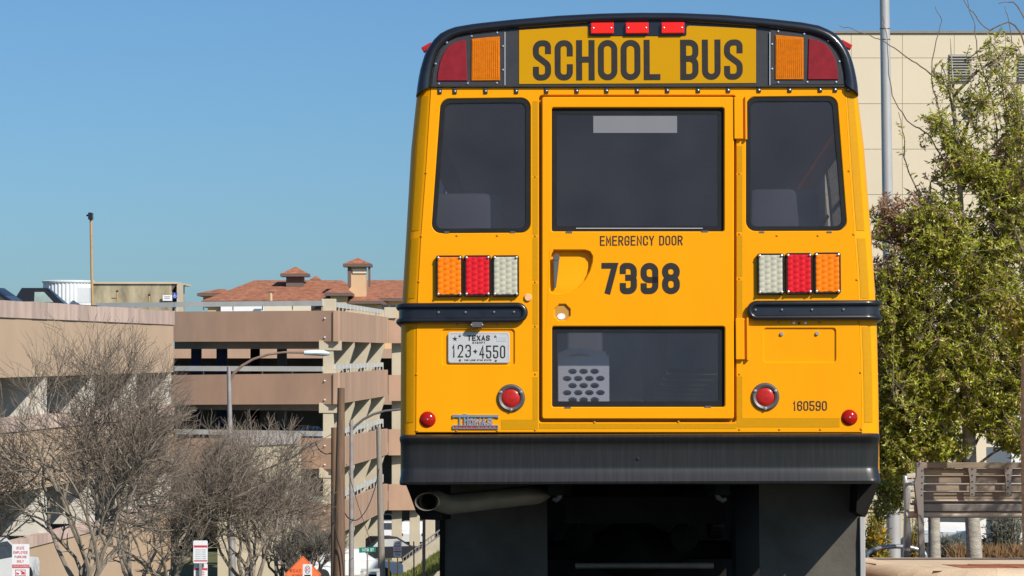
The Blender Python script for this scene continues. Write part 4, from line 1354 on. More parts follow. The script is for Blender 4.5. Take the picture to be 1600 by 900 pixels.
# outline of the near edge: comes from behind the bus, rounds the corner, runs right
path = [(2.70, 44), (2.70, 36), (2.70, 30), (2.70, 26), (2.70, 23.6), (2.70, 21.6), (2.70, 20.2)]
for k in range(1, 7):
    a_ = R(90 * k / 6)
    path.append((2.70 + .95 * (1 - math.cos(a_)), 20.2 - .92 * math.sin(a_)))
path += [(4.6, 19.28), (5.5, 19.28), (6.5, 19.28), (8, 19.28), (10, 19.28)]
for (x0, d0), (x1, d1) in zip(path, path[1:]):
    u = Vector((x1 - x0, d1 - d0)).normalized(); nrm = Vector((-u.y, u.x))
    g_ = 0.006
    A = Vector((x0, d0)) + u * g_; B = Vector((x1, d1)) - u * g_
    ring = []
    for w_, h_ in ((0.0, -0.12), (0.0, KH - .17), (0.025, KH - .09), (0.08, KH - .035), (0.16, KH - .006), (0.24, KH), (0.34, KH)):
        ring.append([(A.x + nrm.x * w_, A.y + nrm.y * w_, gz(A.y) + h_), (B.x + nrm.x * w_, B.y + nrm.y * w_, gz(B.y) + h_)])
    mb = MB().loft(ring)
    mb.f.append(tuple(k * 2 for k in range(7))); mb.f.append(tuple(k * 2 + 1 for k in reversed(range(7))))
    mb.build('kerb_stone', 'kerb_stone', kerb, smooth=35)
for k in range(9):      # far border stones
    x0 = 2.85 + k * 1.0
    mb = MB()
    mb.add([(x0 + .004, 21.56, kz(21.56)), (x0 + .996, 21.56, kz(21.56)), (x0 + .996, 24.6, kz(24.6)), (x0 + .004, 24.6, kz(24.6)), (x0 + .004, 21.56, kz(21.56) - .1), (x0 + .996, 21.56, kz(21.56) - .1), (x0 + .996, 24.6, kz(24.6) - .1), (x0 + .004, 24.6, kz(24.6) - .1)],
           [(0, 1, 2, 3), (0, 4, 5, 1), (2, 6, 7, 3), (0, 3, 7, 4), (1, 5, 6, 2)])
    mb.build('kerb_stone', 'kerb_stone', kerb)
# strip of pale stone between kerb and pavers (left end), then red pavers
for k in range(3):
    x0 = 3.02 + k * .11
    MB().add([(x0, 19.66, kz(19.66) - .003), (x0 + .105, 19.66, kz(19.66) - .003), (x0 + .105, 21.55, kz(21.55) - .003), (x0, 21.55, kz(21.55) - .003)], [(0, 1, 2, 3)]).build('kerb_stone', 'kerb_stone', kerb)
pvt = thing('paver_bed', 'band of red brick pavers set inside the sandstone kerb', 'pavers', (6, 22.5, kz(22.5)))
for i in range(30):
    for j in range(7):
        x0 = 3.36 + i * 0.205; y0 = 19.66 + j * 0.27
        z0 = kz(y0) + random.uniform(-.004, .0)
        MB().add([(x0, y0, z0), (x0 + .198, y0, z0), (x0 + .198, y0 + .262, z0 - .0135), (x0, y0 + .262, z0 - .0135), (x0, y0, z0 - .05), (x0 + .198, y0, z0 - .05), (x0 + .198, y0 + .262, z0 - .06), (x0, y0 + .262, z0 - .06)],
                 [(0, 1, 2, 3), (0, 4, 5, 1), (1, 5, 6, 2), (2, 6, 7, 3), (3, 7, 4, 0)]).build('paver', 'paver_red', pvt)

# ---------------------------------------------------------------- bench seen from behind
BD = 25.0
bz = kz(BD)
bs = BD / FPX
bench = thing('park_bench', 'weathered slatted wooden bench with metal frames seen from behind', 'bench', (PX(1510, BD), BD, bz))
def bX(px): return PX(px, BD)
def bZ(py): return PZ(py, BD)
for k, (y0, y1) in enumerate(((722.5, 731.5), (732.5, 743), (744, 755.5), (756.5, 768), (769, 781))):
    dy = 0.02 * k - (0.02 if k == 0 else 0)
    MB().cbox((bX(1433), BD + .015 + dy * 1.2, bZ(y1)), (bX(1660), BD + .05 + dy * 1.2, bZ(y0)), .006).build('back_slat', 'bench_wood', bench)
for y in (756.2, 767.8):
    MB().cbox((bX(1436), BD + .0, bZ(y + .6)), (bX(1600), BD + .012, bZ(y - .6)), .001).build('back_wire', 'bench_alu', bench)
for k, (dy, y0, y1, m) in enumerate(((.10, 781.5, 785, 'bench_pale'), (.22, 785, 789, 'bench_pale'), (.36, 789.5, 793, 'bench_wood'))):
    MB().cbox((bX(1433), BD + dy, bZ(y1)), (bX(1660), BD + dy + .10, bZ(y0)), .006).build('seat_slat', m, bench)
MB().cbox((bX(1430), BD + .05, bZ(799.5)), (bX(1660), BD + .09, bZ(788)), .005).build('seat_rail', 'bench_metal', bench)
MB().tube([(bX(1418), BD + .10, bZ(805)), (bX(1660), BD + .10, bZ(805))], 5.2 * bs, 12).build('cross_tube', 'bench_pale', bench, smooth=True)
# rear end frame (near), with bolt plate
MB().plate([[(bX(1431.5), bZ(723)), (bX(1437), bZ(723)), (bX(1442.5), bZ(733)), (bX(1444), bZ(745)), (bX(1442.5), bZ(765)), (bX(1443), bZ(800)), (bX(1445.5), bZ(872)), (bX(1436.5), bZ(872)), (bX(1433.5), bZ(800)), (bX(1430), bZ(770)), (bX(1428), bZ(755)), (bX(1431.5), bZ(745))]], BD - .012, BD + .045, .004).build('end_frame', 'bench_metal', bench)
for x, yt, yb in ((1519, 728, 775), (1575, 727, 774)):
    br_ = MB().plate([[(bX(x - 7.5), bZ(yt)), (bX(x + 7.5), bZ(yt)), (bX(x + 5), bZ(yt + 22)), (bX(x + 4), bZ(yb)), (bX(x), bZ(yb + 2)), (bX(x - 3.5), bZ(yb)), (bX(x - 4), bZ(yt + 22))]], BD - .006, BD + .014, .003).build('back_bracket', 'bench_metal', bench)
    for k in range(5):
        MB().lathe([(0, BD - .012), (.007, BD - .011), (.008, BD - .005)], 8, 'y', (bX(x), 0, bZ(yt + 5 + k * (yb - yt - 8) / 4))).build('bolt', 'sign_black', br_)
for k in range(5):
    MB().lathe([(0, BD - .018), (.006, BD - .017), (.007, BD - .011)], 8, 'y', (bX(1440.5 - .6 * (k > 2)), 0, bZ(735.5 + 9.5 * k))).build('bolt', 'sign_black', bench)
# front legs and arm (farther side), polished
fy = BD + .52
def fX(px): return PX(px, fy)
def fZ(py): return PZ(py, fy)
MB().plate([[(fX(1412), fZ(743)), (fX(1418), fZ(743)), (fX(1418.5), fZ(757)), (fX(1423.5), fZ(766)), (fX(1423.5), fZ(780)), (fX(1420.5), fZ(800)), (fX(1424), fZ(828)), (fX(1422), fZ(874)), (fX(1412), fZ(874)), (fX(1413), fZ(828)), (fX(1414), fZ(800)), (fX(1413), fZ(760))]], fy, fy + .06, .01).build('front_leg', 'bench_alu', bench, smooth=50)
MB().tube([(fX(1416), fy + .03, fZ(757)), (fX(1422), fy - .15, fZ(753)), (bX(1431), BD + .02, bZ(757))], .018, 10).build('armrest', 'bench_alu', bench, smooth=True)
for k, y in enumerate((742, 751, 761, 771, 782, 790)):
    MB().cbox((fX(1418), fy + .05, fZ(y + 5.5)), (fX(1424) + .9, fy + .09, fZ(y - 1.5)), .005).build('front_slat', 'bench_pale', bench)
for x in (1547.5, 1573.5):
    MB().lathe([(.026, 0), (.028, .05), (.026, .085)], 12, 'z', (PX(x, BD + .3), BD + .3, bZ(787))).build('seat_divider', 'bench_alu', bench, smooth=True)

# ---------------------------------------------------------------- parking garage (left)
garage = thing('parking_garage', 'brown concrete multi-storey parking garage with open decks and pale guard rails', 'parking garage', (-14, 132, gz(135)))
C = Vector((PX(528, 130), 130)); F = Vector((PX(268, 133.5), 133.5)); Sd = Vector((PX(606, 155), 155))
E2 = Vector((PX(660, 155.5), 155.5))
A0 = Vector((PX(-60, 97.0), 97.0)); B0 = Vector((PX(271, 130), 130))
FL = [0.98, -1.98, -5.05, -8.15]                 # deck heights relative to the eye
def ez(z): return EYE + z
def gp(mb, name, mat, parent=None): return mb.build(name, mat, parent or garage)
dF = (F - C).normalized()
for i, fz in enumerate(FL):
    zt, zb = ez(fz + 0.98), ez(fz - 0.48)
    # front spandrel, side spandrel, return
    gp(MB().wall(F, C, (zb - (.10 if i else 0), zb), (zt - (.12 if i else -.0), zt), .22, 1), 'front_spandrel', 'garage_brown')
    gp(MB().wall(C, Sd, (zb, zb + (.0 if i < 2 else -.25)), (zt, zt + (.0 if i < 2 else -.25)), .22, 1), 'side_spandrel', 'garage_brown')
    gp(MB().wall(Sd + Vector((.02, .3)), E2, zb - .3 * (i > 0), zt - .3 * (i > 0), .22, 1), 'front_spandrel', 'garage_brown')
    # slab
    gp(MB().add([(F.x, F.y + .24, zb + .12), (C.x - .24, C.y + .24, zb + .12), (Sd.x - .24, Sd.y, zb + .12), (F.x - 6, 152, zb + .12), (F.x, F.y + .24, zb + .5), (C.x - .24, C.y + .24, zb + .5), (Sd.x - .24, Sd.y, zb + .5), (F.x - 6, 152, zb + .5)],
                [(0, 3, 2, 1), (4, 5, 6, 7), (0, 1, 5, 4), (1, 2, 6, 5), (2, 3, 7, 6), (3, 0, 4, 7)]), 'deck_slab', 'garage_slab')
    # far wing across the court
    if i < 4:
        gp(MB().wall((-45, 176), (4, 176), zb - .9, zt - 1.75, .25, 1), 'rear_spandrel', 'garage_brown')
        gp(MB().box((-45, 176.3, zb - .88), (4, 192, zb - .5)), 'rear_deck', 'garage_slab')
    # beam under the deck edge
    gp(MB().wall(F + Vector((0, 1.2)), C + Vector((-.3, 1.2)), zb - .35, zb + .11, .4, 1), 'deck_beam', 'garage_slab')
    # corner and side columns with corbels
    zfl = ez(FL[i + 1] + .98) if i < 3 else gz(131) - .2
    cx = PX(513, 130.6)
    gp(MB().cbox((cx - .24, 130.35, zfl - 1.2), (cx + .26, 130.95, zb + .1), .02), 'column', 'garage_cream')
    gp(MB().wall((cx - .42, 130.3), (cx + .62, 130.3), zb - .42, zb + .05, .7, 1), 'corbel', 'garage_cream')
    for t in (.30, .62, .93):
        p = C.lerp(Sd, t)
        wdt = .62
        gp(MB().cbox((p.x - 1.1, p.y - .25, zfl - 1.4 if i < 3 else gz(p.y) - .3), (p.x - .30, p.y + .3, zb + .1), .02), 'column', 'garage_cream')
        gp(MB().add([(p.x - .30, p.y - .25, zb - 1.15), (p.x - .02, p.y - .25, zb - .25), (p.x - .02, p.y - .25, zb + .05), (p.x - .30, p.y - .25, zb + .05), (p.x - .30, p.y + .3, zb - 1.15), (p.x - .02, p.y + .3, zb - .25), (p.x - .02, p.y + .3, zb + .05), (p.x - .30, p.y + .3, zb + .05)],
                    [(0, 1, 2, 3), (7, 6, 5, 4), (0, 4, 5, 1), (1, 5, 6, 2), (3, 2, 6, 7), (0, 3, 7, 4)]), 'corbel', 'garage_cream')
    for px_ in (620, 648, 672):
        p = P(px_, 0, 156.2)
        gp(MB().cbox((p.x - .28, 155.9, zfl - 1.4 if i < 3 else gz(156) - .3), (p.x + .28, 156.5, zb + .1), .02), 'column', 'garage_cream')
    # inner columns
    for (px_, d_, w_, m_) in ((306, 142, .5, 'navy_paint'), (346, 140, .52, 'navy_paint'), (398, 141, .45, 'under_black'), (440, 147, .5, 'garage_slab')):
        if i < 3:
            x = PX(px_, d_)
            gp(MB().cbox((x - w_ / 2, d_, ez(FL[i + 1] + .1)), (x + w_ / 2, d_ + .5, zb + .13), .02), 'inner_column', m_)
    # guard rails
    def guard(p0, p1, z, nm):
        d3 = (p1 - p0)
        gr = gp(MB().wall(p0, p1, z + .18, z + .42, .10, 1), 'guard_rail', 'rail_grey')
        n = max(2, int(d3.length / 1.6))
        for k in range(n + 1):
            pp = p0 + d3 * (k / n)
            MB().box((pp.x - .025, pp.y + .10, z - .05), (pp.x + .025, pp.y + .16, z + .40)).build('post', 'rail_grey', gr)
    guard(F + Vector((0.1, .3)), C + Vector((-.75, .3)), zt + (-.1 if i else .05), 'f')
    guard(C + Vector((-.2, .8)), Sd + Vector((-.25, -.6)), zt - .0 - (.1 if i > 1 else 0), 's')
gp(MB().wall((-45, 192), (4, 192), gz(190), ez(.2), .3, 1), 'rear_wall', 'garage_slab')
guard(Vector((PX(150, 136.5), 136.5)), F + Vector((0.1, .9)), ez(FL[0] + .98) + .05, 'w')
for i, fz in enumerate(FL):
    for (px_, d_) in ((507.5, 130.25),):
        for dz in (.62, -.28):
            gp(MB().lathe([(0, d_ - .05), (.035, d_ - .045), (.04, d_ - .0)], 8, 'y', (PX(px_, d_), 0, ez(fz + dz))), 'tie_bolt', 'white_paint')
# parapet corner blocks at the top
for px_, d_ in ((514, 130.7), (610, 155.5)):
    p = P(px_, 0, d_)
    gp(MB().cbox((p.x - .34, d_ - .3, ez(1.9)), (p.x + .34, d_ + .3, ez(2.52)), .02), 'parapet_block', 'garage_cream')

# nearer wing on the left: pink coping stones, tan spandrel, white fins below
for lv, (z_top, z_cop, z_bot, m_) in enumerate(((1.93, 1.28, -0.95, 'garage_tan'), (-2.45, -3.0, -5.3, 'garage_tan'), (-7.1, -7.5, -10.2, 'garage_tan'))):
    gp(MB().wall(A0, B0, ez(z_bot), ez(z_cop), .25, 1), 'wing_spandrel', m_)
    n = 15
    for k in range(n):
        a = A0.lerp(B0, (k + .004) / n); b = A0.lerp(B0, (k + .996) / n)
        off = Vector((.05 + random.uniform(0, .02), 0))
        gp(MB().wall(a + off, b + off, ez(z_cop) + .005, ez(z_top) + random.uniform(-.02, .02), .36, 1), 'coping_panel', 'garage_pink')
    gp(MB().add([(A0.x - .3, A0.y, ez(z_bot) + .2), (B0.x - .3, B0.y, ez(z_bot) + .2), (B0.x - 14, B0.y, ez(z_bot) + .2), (A0.x - 14, A0.y, ez(z_bot) + .2), (A0.x - .3, A0.y, ez(z_bot) + .6), (B0.x - .3, B0.y, ez(z_bot) + .6), (B0.x - 14, B0.y, ez(z_bot) + .6), (A0.x - 14, A0.y, ez(z_bot) + .6)],
                [(0, 3, 2, 1), (4, 5, 6, 7), (0, 1, 5, 4), (1, 2, 6, 5), (2, 3, 7, 6), (3, 0, 4, 7)]), 'deck_slab', 'garage_slab')
    nxt = (-2.45, -7.1, gz(110) - EYE - 1)[lv]
    for t in (.13, .33, .555, .78, .985):
        p = A0.lerp(B0, t)
        gp(MB().add([(p.x - .05, p.y, ez(nxt) - .1), (p.x - .05, p.y, ez(z_bot) + .15), (p.x - 2.6, p.y, ez(z_bot) + .15), (p.x - 2.0, p.y, ez(nxt) - .1), (p.x - .05, p.y + .5, ez(nxt) - .1), (p.x - .05, p.y + .5, ez(z_bot) + .15), (p.x - 2.6, p.y + .5, ez(z_bot) + .15), (p.x - 2.0, p.y + .5, ez(nxt) - .1)],
                    [(0, 1, 2, 3), (7, 6, 5, 4), (0, 4, 5, 1), (1, 5, 6, 2), (2, 6, 7, 3), (3, 7, 4, 0)]), 'fin_wall', 'garage_white')
    # inner wall set back
    gp(MB().wall(A0 + Vector((-5.5, 0)), B0 + Vector((-5.5, 0)), ez(nxt) - .4, ez(z_bot) + .1, .3, 1), 'inner_wall', 'garage_tan')
# entry ramp box in front of the main face
rx0, rx1 = PX(340, 126.5), PX(460.5, 126.5)
ry = 126.5
gp(MB().add([(rx0, ry, gz(126) - .3), (rx1, ry, gz(126) - .3), (rx1, ry, PZ(694, ry)), (rx0, ry, PZ(700, ry)), (rx0, 130.4, gz(130) - .3), (rx1, 130.4, gz(130) - .3), (rx1, 130.4, PZ(678, 130.4)), (rx0, 130.4, PZ(680, 130.4))],
            [(0, 1, 2, 3), (1, 5, 6, 2), (4, 0, 3, 7), (5, 4, 7, 6)]), 'ramp_wall', 'garage_cream')
gp(MB().add([(rx0, ry - .08, PZ(700, ry) + .02), (rx1 + .06, ry - .08, PZ(694, ry) + .02), (rx1 + .06, 130.4, PZ(677, 130.4)), (rx0, 130.4, PZ(679, 130.4))], [(0, 1, 2, 3)]), 'ramp_roof', 'ramp_grey')

# ---------------------------------------------------------------- cars
def make_car(name, label, mat, loc, rz, group=None, L=4.5, W=1.8, H=1.45, pickup=False, van=False):
    t = thing(name, label, 'van' if van else ('pickup' if pickup else 'car'), loc, group)
    t.rotation_euler = (0, 0, rz)
    ORG[t] = Vector((0, 0, 0))
    h = L / 2
    if van:
        side = [(-h, .35), (h, .35), (h, .95), (h - .25, 1.10), (h - .75, 1.15), (h - 1.25, H - .05), (h - 1.5, H), (-h + .1, H), (-h, H - .1)]
        glass = [(h - .85, 1.2), (h - 1.28, H - .14), (-h + .4, H - .14), (-h + .4, 1.2)]
    elif pickup:
        side = [(-h, .45), (h, .45), (h, .95), (h - .1, 1.08), (h - 1.5, 1.15), (h - 2.25, H), (h - 3.35, H), (h - 3.75, 1.15), (-h, 1.12)]
        glass = [(h - 1.95, 1.24), (h - 2.38, H - .16), (h - 2.78, H - .16), (h - 2.78, 1.24)]
    else:
        side = [(-h, .35), (h, .35), (h, .70), (h - .1, .82), (h - 1.15, .93), (h - 1.95, H), (h - 3.05, H + .0), (-h + .75, .98), (-h + .1, .95), (-h, .8)]
        glass = [(h - 1.35, .97), (h - 2.0, H - .08), (h - 3.0, H - .08), (-h + 1.05, .98)]
    m = MB()
    hw = W / 2
    def hwz(z): return hw if z < 1.0 else hw - (z - 1.0) * .42
    lay = []
    for s_ in (-1, 1):
        lay.append([(x, s_ * hwz(z), z) for x, z in side])
    inner = [[(x, s_ * (hwz(z) - .05), z + (.02 if z > .9 else 0)) for x, z in side] for s_ in (-1, 1)]
    m.loft([lay[0], inner[0], inner[1], lay[1]], closed=True, cap=True)
    m.build('body', mat, t, world=False, smooth=30)
    for s_ in (-1, 1):
        MB().add([(x, s_ * (hwz(z) + .004), z) for x, z in glass], [(0, 1, 2, 3)]).build('side_glass', 'glass_pale' if pickup else 'window_dark', t, world=False)
    # windscreens
    fi = 4 if not van else 4
    a, b = side[fi], side[fi + 1]
    MB().add([(a[0] + .015, -hw + .2, a[1] + .03), (a[0] + .015, hw - .2, a[1] + .03), (b[0] + .03, hw - .28, b[1] - .03), (b[0] + .03, -hw + .28, b[1] - .03)], [(0, 1, 2, 3)]).build('windscreen', 'window_dark', t, world=False)
    w0 = MB().lathe([(.05, -.1), (.20, -.11), (.30, -.10), (.33, -.06), (.33, .06), (.30, .10), (.20, .11), (.05, .1)], 18, 'y')
    w0 = w0.build('wheel', 'tyre', t, world=False, smooth=True)
    w0.location = (h - .85, -hw + .08, .33)
    for x, y in ((h - .85, hw - .08), (-h + .85, -hw + .08), (-h + .85, hw - .08)): inst(w0, 'wheel', t, (x, y, .33))
    for s_ in (-1, 1):
        MB().cbox((h - .06, s_ * (hw - .28) - .16, .62), (h + .012, s_ * (hw - .28) + .16, .76), .01).build('headlight', 'lamp_white', t, world=False)
        MB().cbox((-h - .012, s_ * (hw - .24) - .12, .68), (-h + .05, s_ * (hw - .24) + .12, .84), .01).build('tail_light', 'dull_red', t, world=False)
    return t
zroof = ez(-.95 + .6)
make_car('pickup_truck', 'dark pickup cab with clear side window on the garage roof behind pink parapet', 'car_dark', (PX(60, 119.5), 119.5, PZ(451, 119.5) - 1.84), 0.05, L=5.4, W=1.9, H=1.84, pickup=True)
make_car('parked_car', 'dark car with sloping windscreen at the left end of the garage roof', 'car_dark', (PX(-14, 114), 114, PZ(450.5, 114) - 1.5), -0.15, L=4.6, H=1.5)
def deck(i): return ez(FL[i] - .48 + .5)
make_car('parked_car', 'black sedan parked in the shade of the middle garage deck', 'car_dark', (PX(425, 138), 138, deck(2) ), 0.1)
make_car('parked_car', 'blue sedan nosed up to the garage rail near the corner column', 'car_blue', (PX(474, 134.5), 134.5, deck(2) - .05), 0.9)
make_car('parked_van', 'pale van parked on the lower garage deck behind the wooden pole', 'car_silver', (PX(449, 136), 136, deck(3)), 0.0, L=4.6, W=1.95, H=2.1, van=True)
make_car('parked_car', 'white sedan parked on the ground storey between cream columns', 'car_white', (PX(612, 168), 168, PZ(851, 168)), 0.1)
make_car('parked_car', 'white hatchback behind the farthest cream garage columns', 'car_white', (PX(650, 163), 163, PZ(852, 163)), 1.5, L=4.1)
make_car('parked_car', 'silver car in the second row of the ground storey', 'car_silver', (PX(600, 182), 182, PZ(836, 182)), 0.2)
make_car('parked_car', 'dark car parked beneath the street sign on the ground storey', 'car_dark', (PX(606, 150), 150, PZ(880, 150)), 0.4)
make_car('parked_car', 'white car half hidden by the bare tree left of the wooden pole', 'car_white', (PX(545, 122), 122, PZ(908, 122)), 0.3)
make_car('parked_car', 'white car behind the parking sign beside the cream fin wall', 'car_white', (PX(-38, 70), 70, PZ(930, 70)), 1.4)
make_car('parked_car', 'pale car with dark windscreen glimpsed under the bench between the trunks', 'car_white', (PX(1492, 90), 90, PZ(858, 90)), -1.9)
make_car('parked_car', 'silver car beyond the dry grass below the bench', 'car_silver', (PX(1600, 95), 95, PZ(856, 95)), 2.9)

# ---------------------------------------------------------------- roof-top things on the garage
tk = thing('cooling_tank', 'round white corrugated tank standing beyond the garage roof', 'tank', (PX(101, 165), 167.5, ez(.5)))
rt = 39 * 165 / FPX
tc_ = (PX(101, 165), 165 + rt)
zb_, zt_ = PZ(474, 165), PZ(437.5, 165)
m = MB(); rings = []
for z in (zb_ - 6, zt_ - .1):
    rings.append([(tc_[0] + (rt + (.035 if k % 2 else -.02)) * math.cos(2*math.pi*k/80), tc_[1] + (rt + (.035 if k % 2 else -.02)) * math.sin(2*math.pi*k/80), z) for k in range(80)])
m.loft(rings, closed=True, cap=True); m.build('tank_wall', 'tank_white', tk)
MB().lathe([(rt + .08, zt_ - .14), (rt + .10, zt_ - .04), (rt + .02, zt_)], 48, 'z', (tc_[0], tc_[1], 0)).build('rim', 'tank_white', tk)
lbx = MB(); a = P(122, 474, 163.5); lbx.box((a.x, 163.3, zb_), (a.x + .7, 164.4, zb_ + .9)); lbx.build('service_box', 'tank_white', tk)
tw = thing('stair_tower', 'stained square concrete stair tower on the garage roof', 'stair tower', (PX(209, 150), 152, ez(-1)))
a = P(142.5, 490, 150); b = P(268, 443.5, 150)
MB().box((a.x, 150, a.z - 1.5), (b.x, 156, b.z)).build('wall', 'tower_concrete', tw)
MB().box((a.x - .06, 149.9, b.z), (PX(278, 150), 156.2, b.z + .11)).build('roof_cap', 'garage_cream', tw)
MB().box((PX(276.3, 150), 150.0, a.z - 1.5), (PX(278, 150), 152.5, b.z)).build('porch_post', 'garage_cream', tw)
MB().add([(b.x + .002, 150.0, PZ(455, 150)), (b.x + .002, 150, b.z), (PX(276.2, 150), 150, b.z), (b.x + .002, 150.3, PZ(455, 150)), (b.x + .002, 150.3, b.z), (PX(276.2, 150), 150.3, b.z)], [(0, 2, 1), (3, 4, 5), (0, 3, 5, 2), (0, 1, 4, 3), (1, 2, 5, 4)]).build('porch_brace', 'eave_brown', tw)
for (x0, y0, x1, y1, mt, lb, nm, ct) in ((254.5, 461, 269, 470, 'sign_white', 'small white notice sign on the concrete stair tower', 'notice_sign', 'sign'), (270, 457, 277, 466.5, 'sign_blue', 'small blue accessible parking sign beside the stair tower', 'blue_sign', 'sign')):
    a = P(x0, y1, 149.8); b = P(x1, y0, 149.8)
    so = MB().box((a.x, 149.75, a.z), (b.x, 149.8, b.z)).build(nm, mt)
    tag(so, lb, ct)
    if nm == 'notice_sign':
        for k in range(2): MB().box((a.x + .1, 149.73, b.z - .1 - k * .09), (b.x - .1, 149.745, b.z - .06 - k * .09)).build('print_line', 'plate_grey', so)
    else:
        m = MB(); c0 = ((a.x + b.x) / 2, (a.z + b.z) / 2)
        m.tube([(c0[0] + .07 * math.cos(R(t)), 149.74, c0[1] - .03 + .07 * math.sin(R(t))) for t in range(140, 400, 20)], .012, 6)
        m.tube([(c0[0] - .02, 149.74, c0[1] + .1), (c0[0] - .02, 149.74, c0[1]), (c0[0] + .05, 149.74, c0[1])], .014, 6)
        m.build('symbol', 'sign_white', so)
lpole = thing('roof_lamp_pole', 'slender tan lamp pole with dark floodlight on the garage roof', 'lamp pole', (PX(143.5, 148), 148, PZ(480, 148)))
MB().tube([P(144.5, 490, 148), P(142, 338, 148)], [.075, .07], 10).build('shaft', 'pole_tan', lpole, smooth=True)
p = P(141.5, 336, 148)
MB().cbox((p.x - .11, 147.8, p.z - .25), (p.x + .13, 148.2, p.z + .13), .03).build('lamp_head', 'cap_black', lpole)
MB().tube([p + Vector((-.1, 0, -.02)), p + Vector((-.22, 0, -.02))], .05, 8).build('lamp_snout', 'cap_black', lpole)
# little stand-pipes and bollards on the roof
for (x, y0, y1, lb) in ((183, 455, 472, 'short standpipe with side valve in front of the stained stair tower'), (233, 461, 486, 'short rusty pipe beside the white notice on the stair tower')):
    t = thing('standpipe', lb, 'pipe', tuple(P(x, y1, 148.5)))
    MB().tube([P(x, y1, 148.5), P(x, y0, 148.5)], .045, 8).build('pipe', 'pole_tan', t)
    MB().tube([P(x - 9 if x < 200 else x, y0 + 11, 148.5), P(x, y0 + 11, 148.5) + Vector((.02, 0, 0))], .03, 8).build('valve_arm', 'eave_brown', t)
    MB().lathe([(0, -.06), (.07, -.03), (.07, .03), (0, .06)], 8, 'z', P(x, y0, 148.5)).build('cap', 'cap_black', t)

# ---------------------------------------------------------------- red-roofed building beyond
HB = 300.0
hz0 = gz(HB) - .5
hotel = thing('tiled_roof_building', 'long stucco building with red tiled hip roof and small towers beyond the garage', 'building', (PX(480, HB), HB, hz0))
def hp(px, py, d=HB): return P(px, py, d)
def hip(name, x0, x1, ye, rx0, rx1, yr, d0, dep, mat='roof_tile', wall='stucco', ybot=None, eave=True):
    """hip roof: eave row ye from x0..x1, ridge row yr from rx0..rx1"""
    e0, e1 = hp(x0, ye, d0), hp(x1, ye, d0)
    r0, r1 = hp(rx0, yr, d0), hp(rx1, yr, d0)
    m = MB()
    ymid = d0 + dep / 2
    v = [(e0.x, d0, e0.z), (e1.x, d0, e1.z), (e1.x, d0 + dep, e1.z), (e0.x, d0 + dep, e0.z), (r0.x, ymid, r0.z), (r1.x, ymid, r1.z)]
    m.add(v, [(0, 1, 5, 4), (1, 2, 5), (2, 3, 4, 5), (3, 0, 4), (0, 3, 2, 1)])
    ro = m.build(name, mat, hotel)
    if eave:
        MB().box((e0.x - .02, d0 - .06, e0.z - .32), (e1.x + .02, d0 + dep, e0.z - .02)).build('eave', 'eave_brown', ro)
    if ybot is not None:
        i_ = .6
        MB().box((e0.x + i_, d0 + i_, hp(0, ybot, d0).z), (e1.x - i_, d0 + dep - i_, e0.z - .3)).build('wall', wall, hotel)
hip('roof', 315, 595, 470, 380, 522, 433, HB, 26, ybot=560)
hip('roof', 560, 720, 466, 560, 700, 433, HB + 14, 26, ybot=560)
hip('roof', 308, 352, 458, 333, 345, 450, HB + 6, 10, ybot=480)
hip('tower_roof', 438, 481.5, 427.5, 459.5, 460.5, 416, HB + 8, 3.2, ybot=470, wall='eave_brown')
hip('tower_roof', 536, 580, 412, 557.5, 558.5, 402, HB + 2, 3.1, ybot=470)
hip('dormer_roof', 507, 549, 457.5, 521, 534, 446, HB - 3, 8, ybot=480)
hip('roof', 484, 500, 437, 491, 492.5, 430, HB + 18, 4)
# tower pilasters and pale panel
for x0, x1, m_ in ((541, 546.5, 'eave_brown'), (573.5, 577, 'eave_brown')):
    MB().box((hp(x0, 0).x, HB + 2.4, hp(0, 447).z), (hp(x1, 0).x, HB + 2.58, hp(0, 415).z)).build('pilaster', m_, hotel)
MB().box((hp(549, 0).x, HB + 2.45, hp(0, 426).z), (hp(571, 0).x, HB + 2.58, hp(0, 419).z)).build('pale_panel', 'stucco_pale', hotel)
MB().tube([hp(423, 470, HB - 2), hp(423, 457, HB - 2)], .18, 8).build('flue', 'stucco', hotel)
MB().box((hp(419, 0).x, HB - 2.2, hp(0, 457.5).z), (hp(431, 0).x, HB - 1.8, hp(0, 456).z)).build('flue_cap', 'eave_brown', hotel)
for (x0, x1) in ((346, 356), (364, 374), (376, 398), (404, 412), (486, 502), (596, 606), (610, 618)):
    MB().box((hp(x0, 0).x, HB - .02, hp(0, 483).z), (hp(x1, 0).x, HB + .7, hp(0, 476).z)).build('window', 'window_dark', hotel)
MB().box((hp(414, 0).x, HB - .1, hp(0, 500).z), (hp(486, 0).x, HB + .65, hp(0, 474).z)).build('pale_wall', 'stucco_pale', hotel)
MB().box((hp(345, 0).x, HB - .06, hp(0, 490).z), (hp(414, 0).x, HB + .64, hp(0, 474.5).z)).build('porch_wall', 'white_paint', hotel)

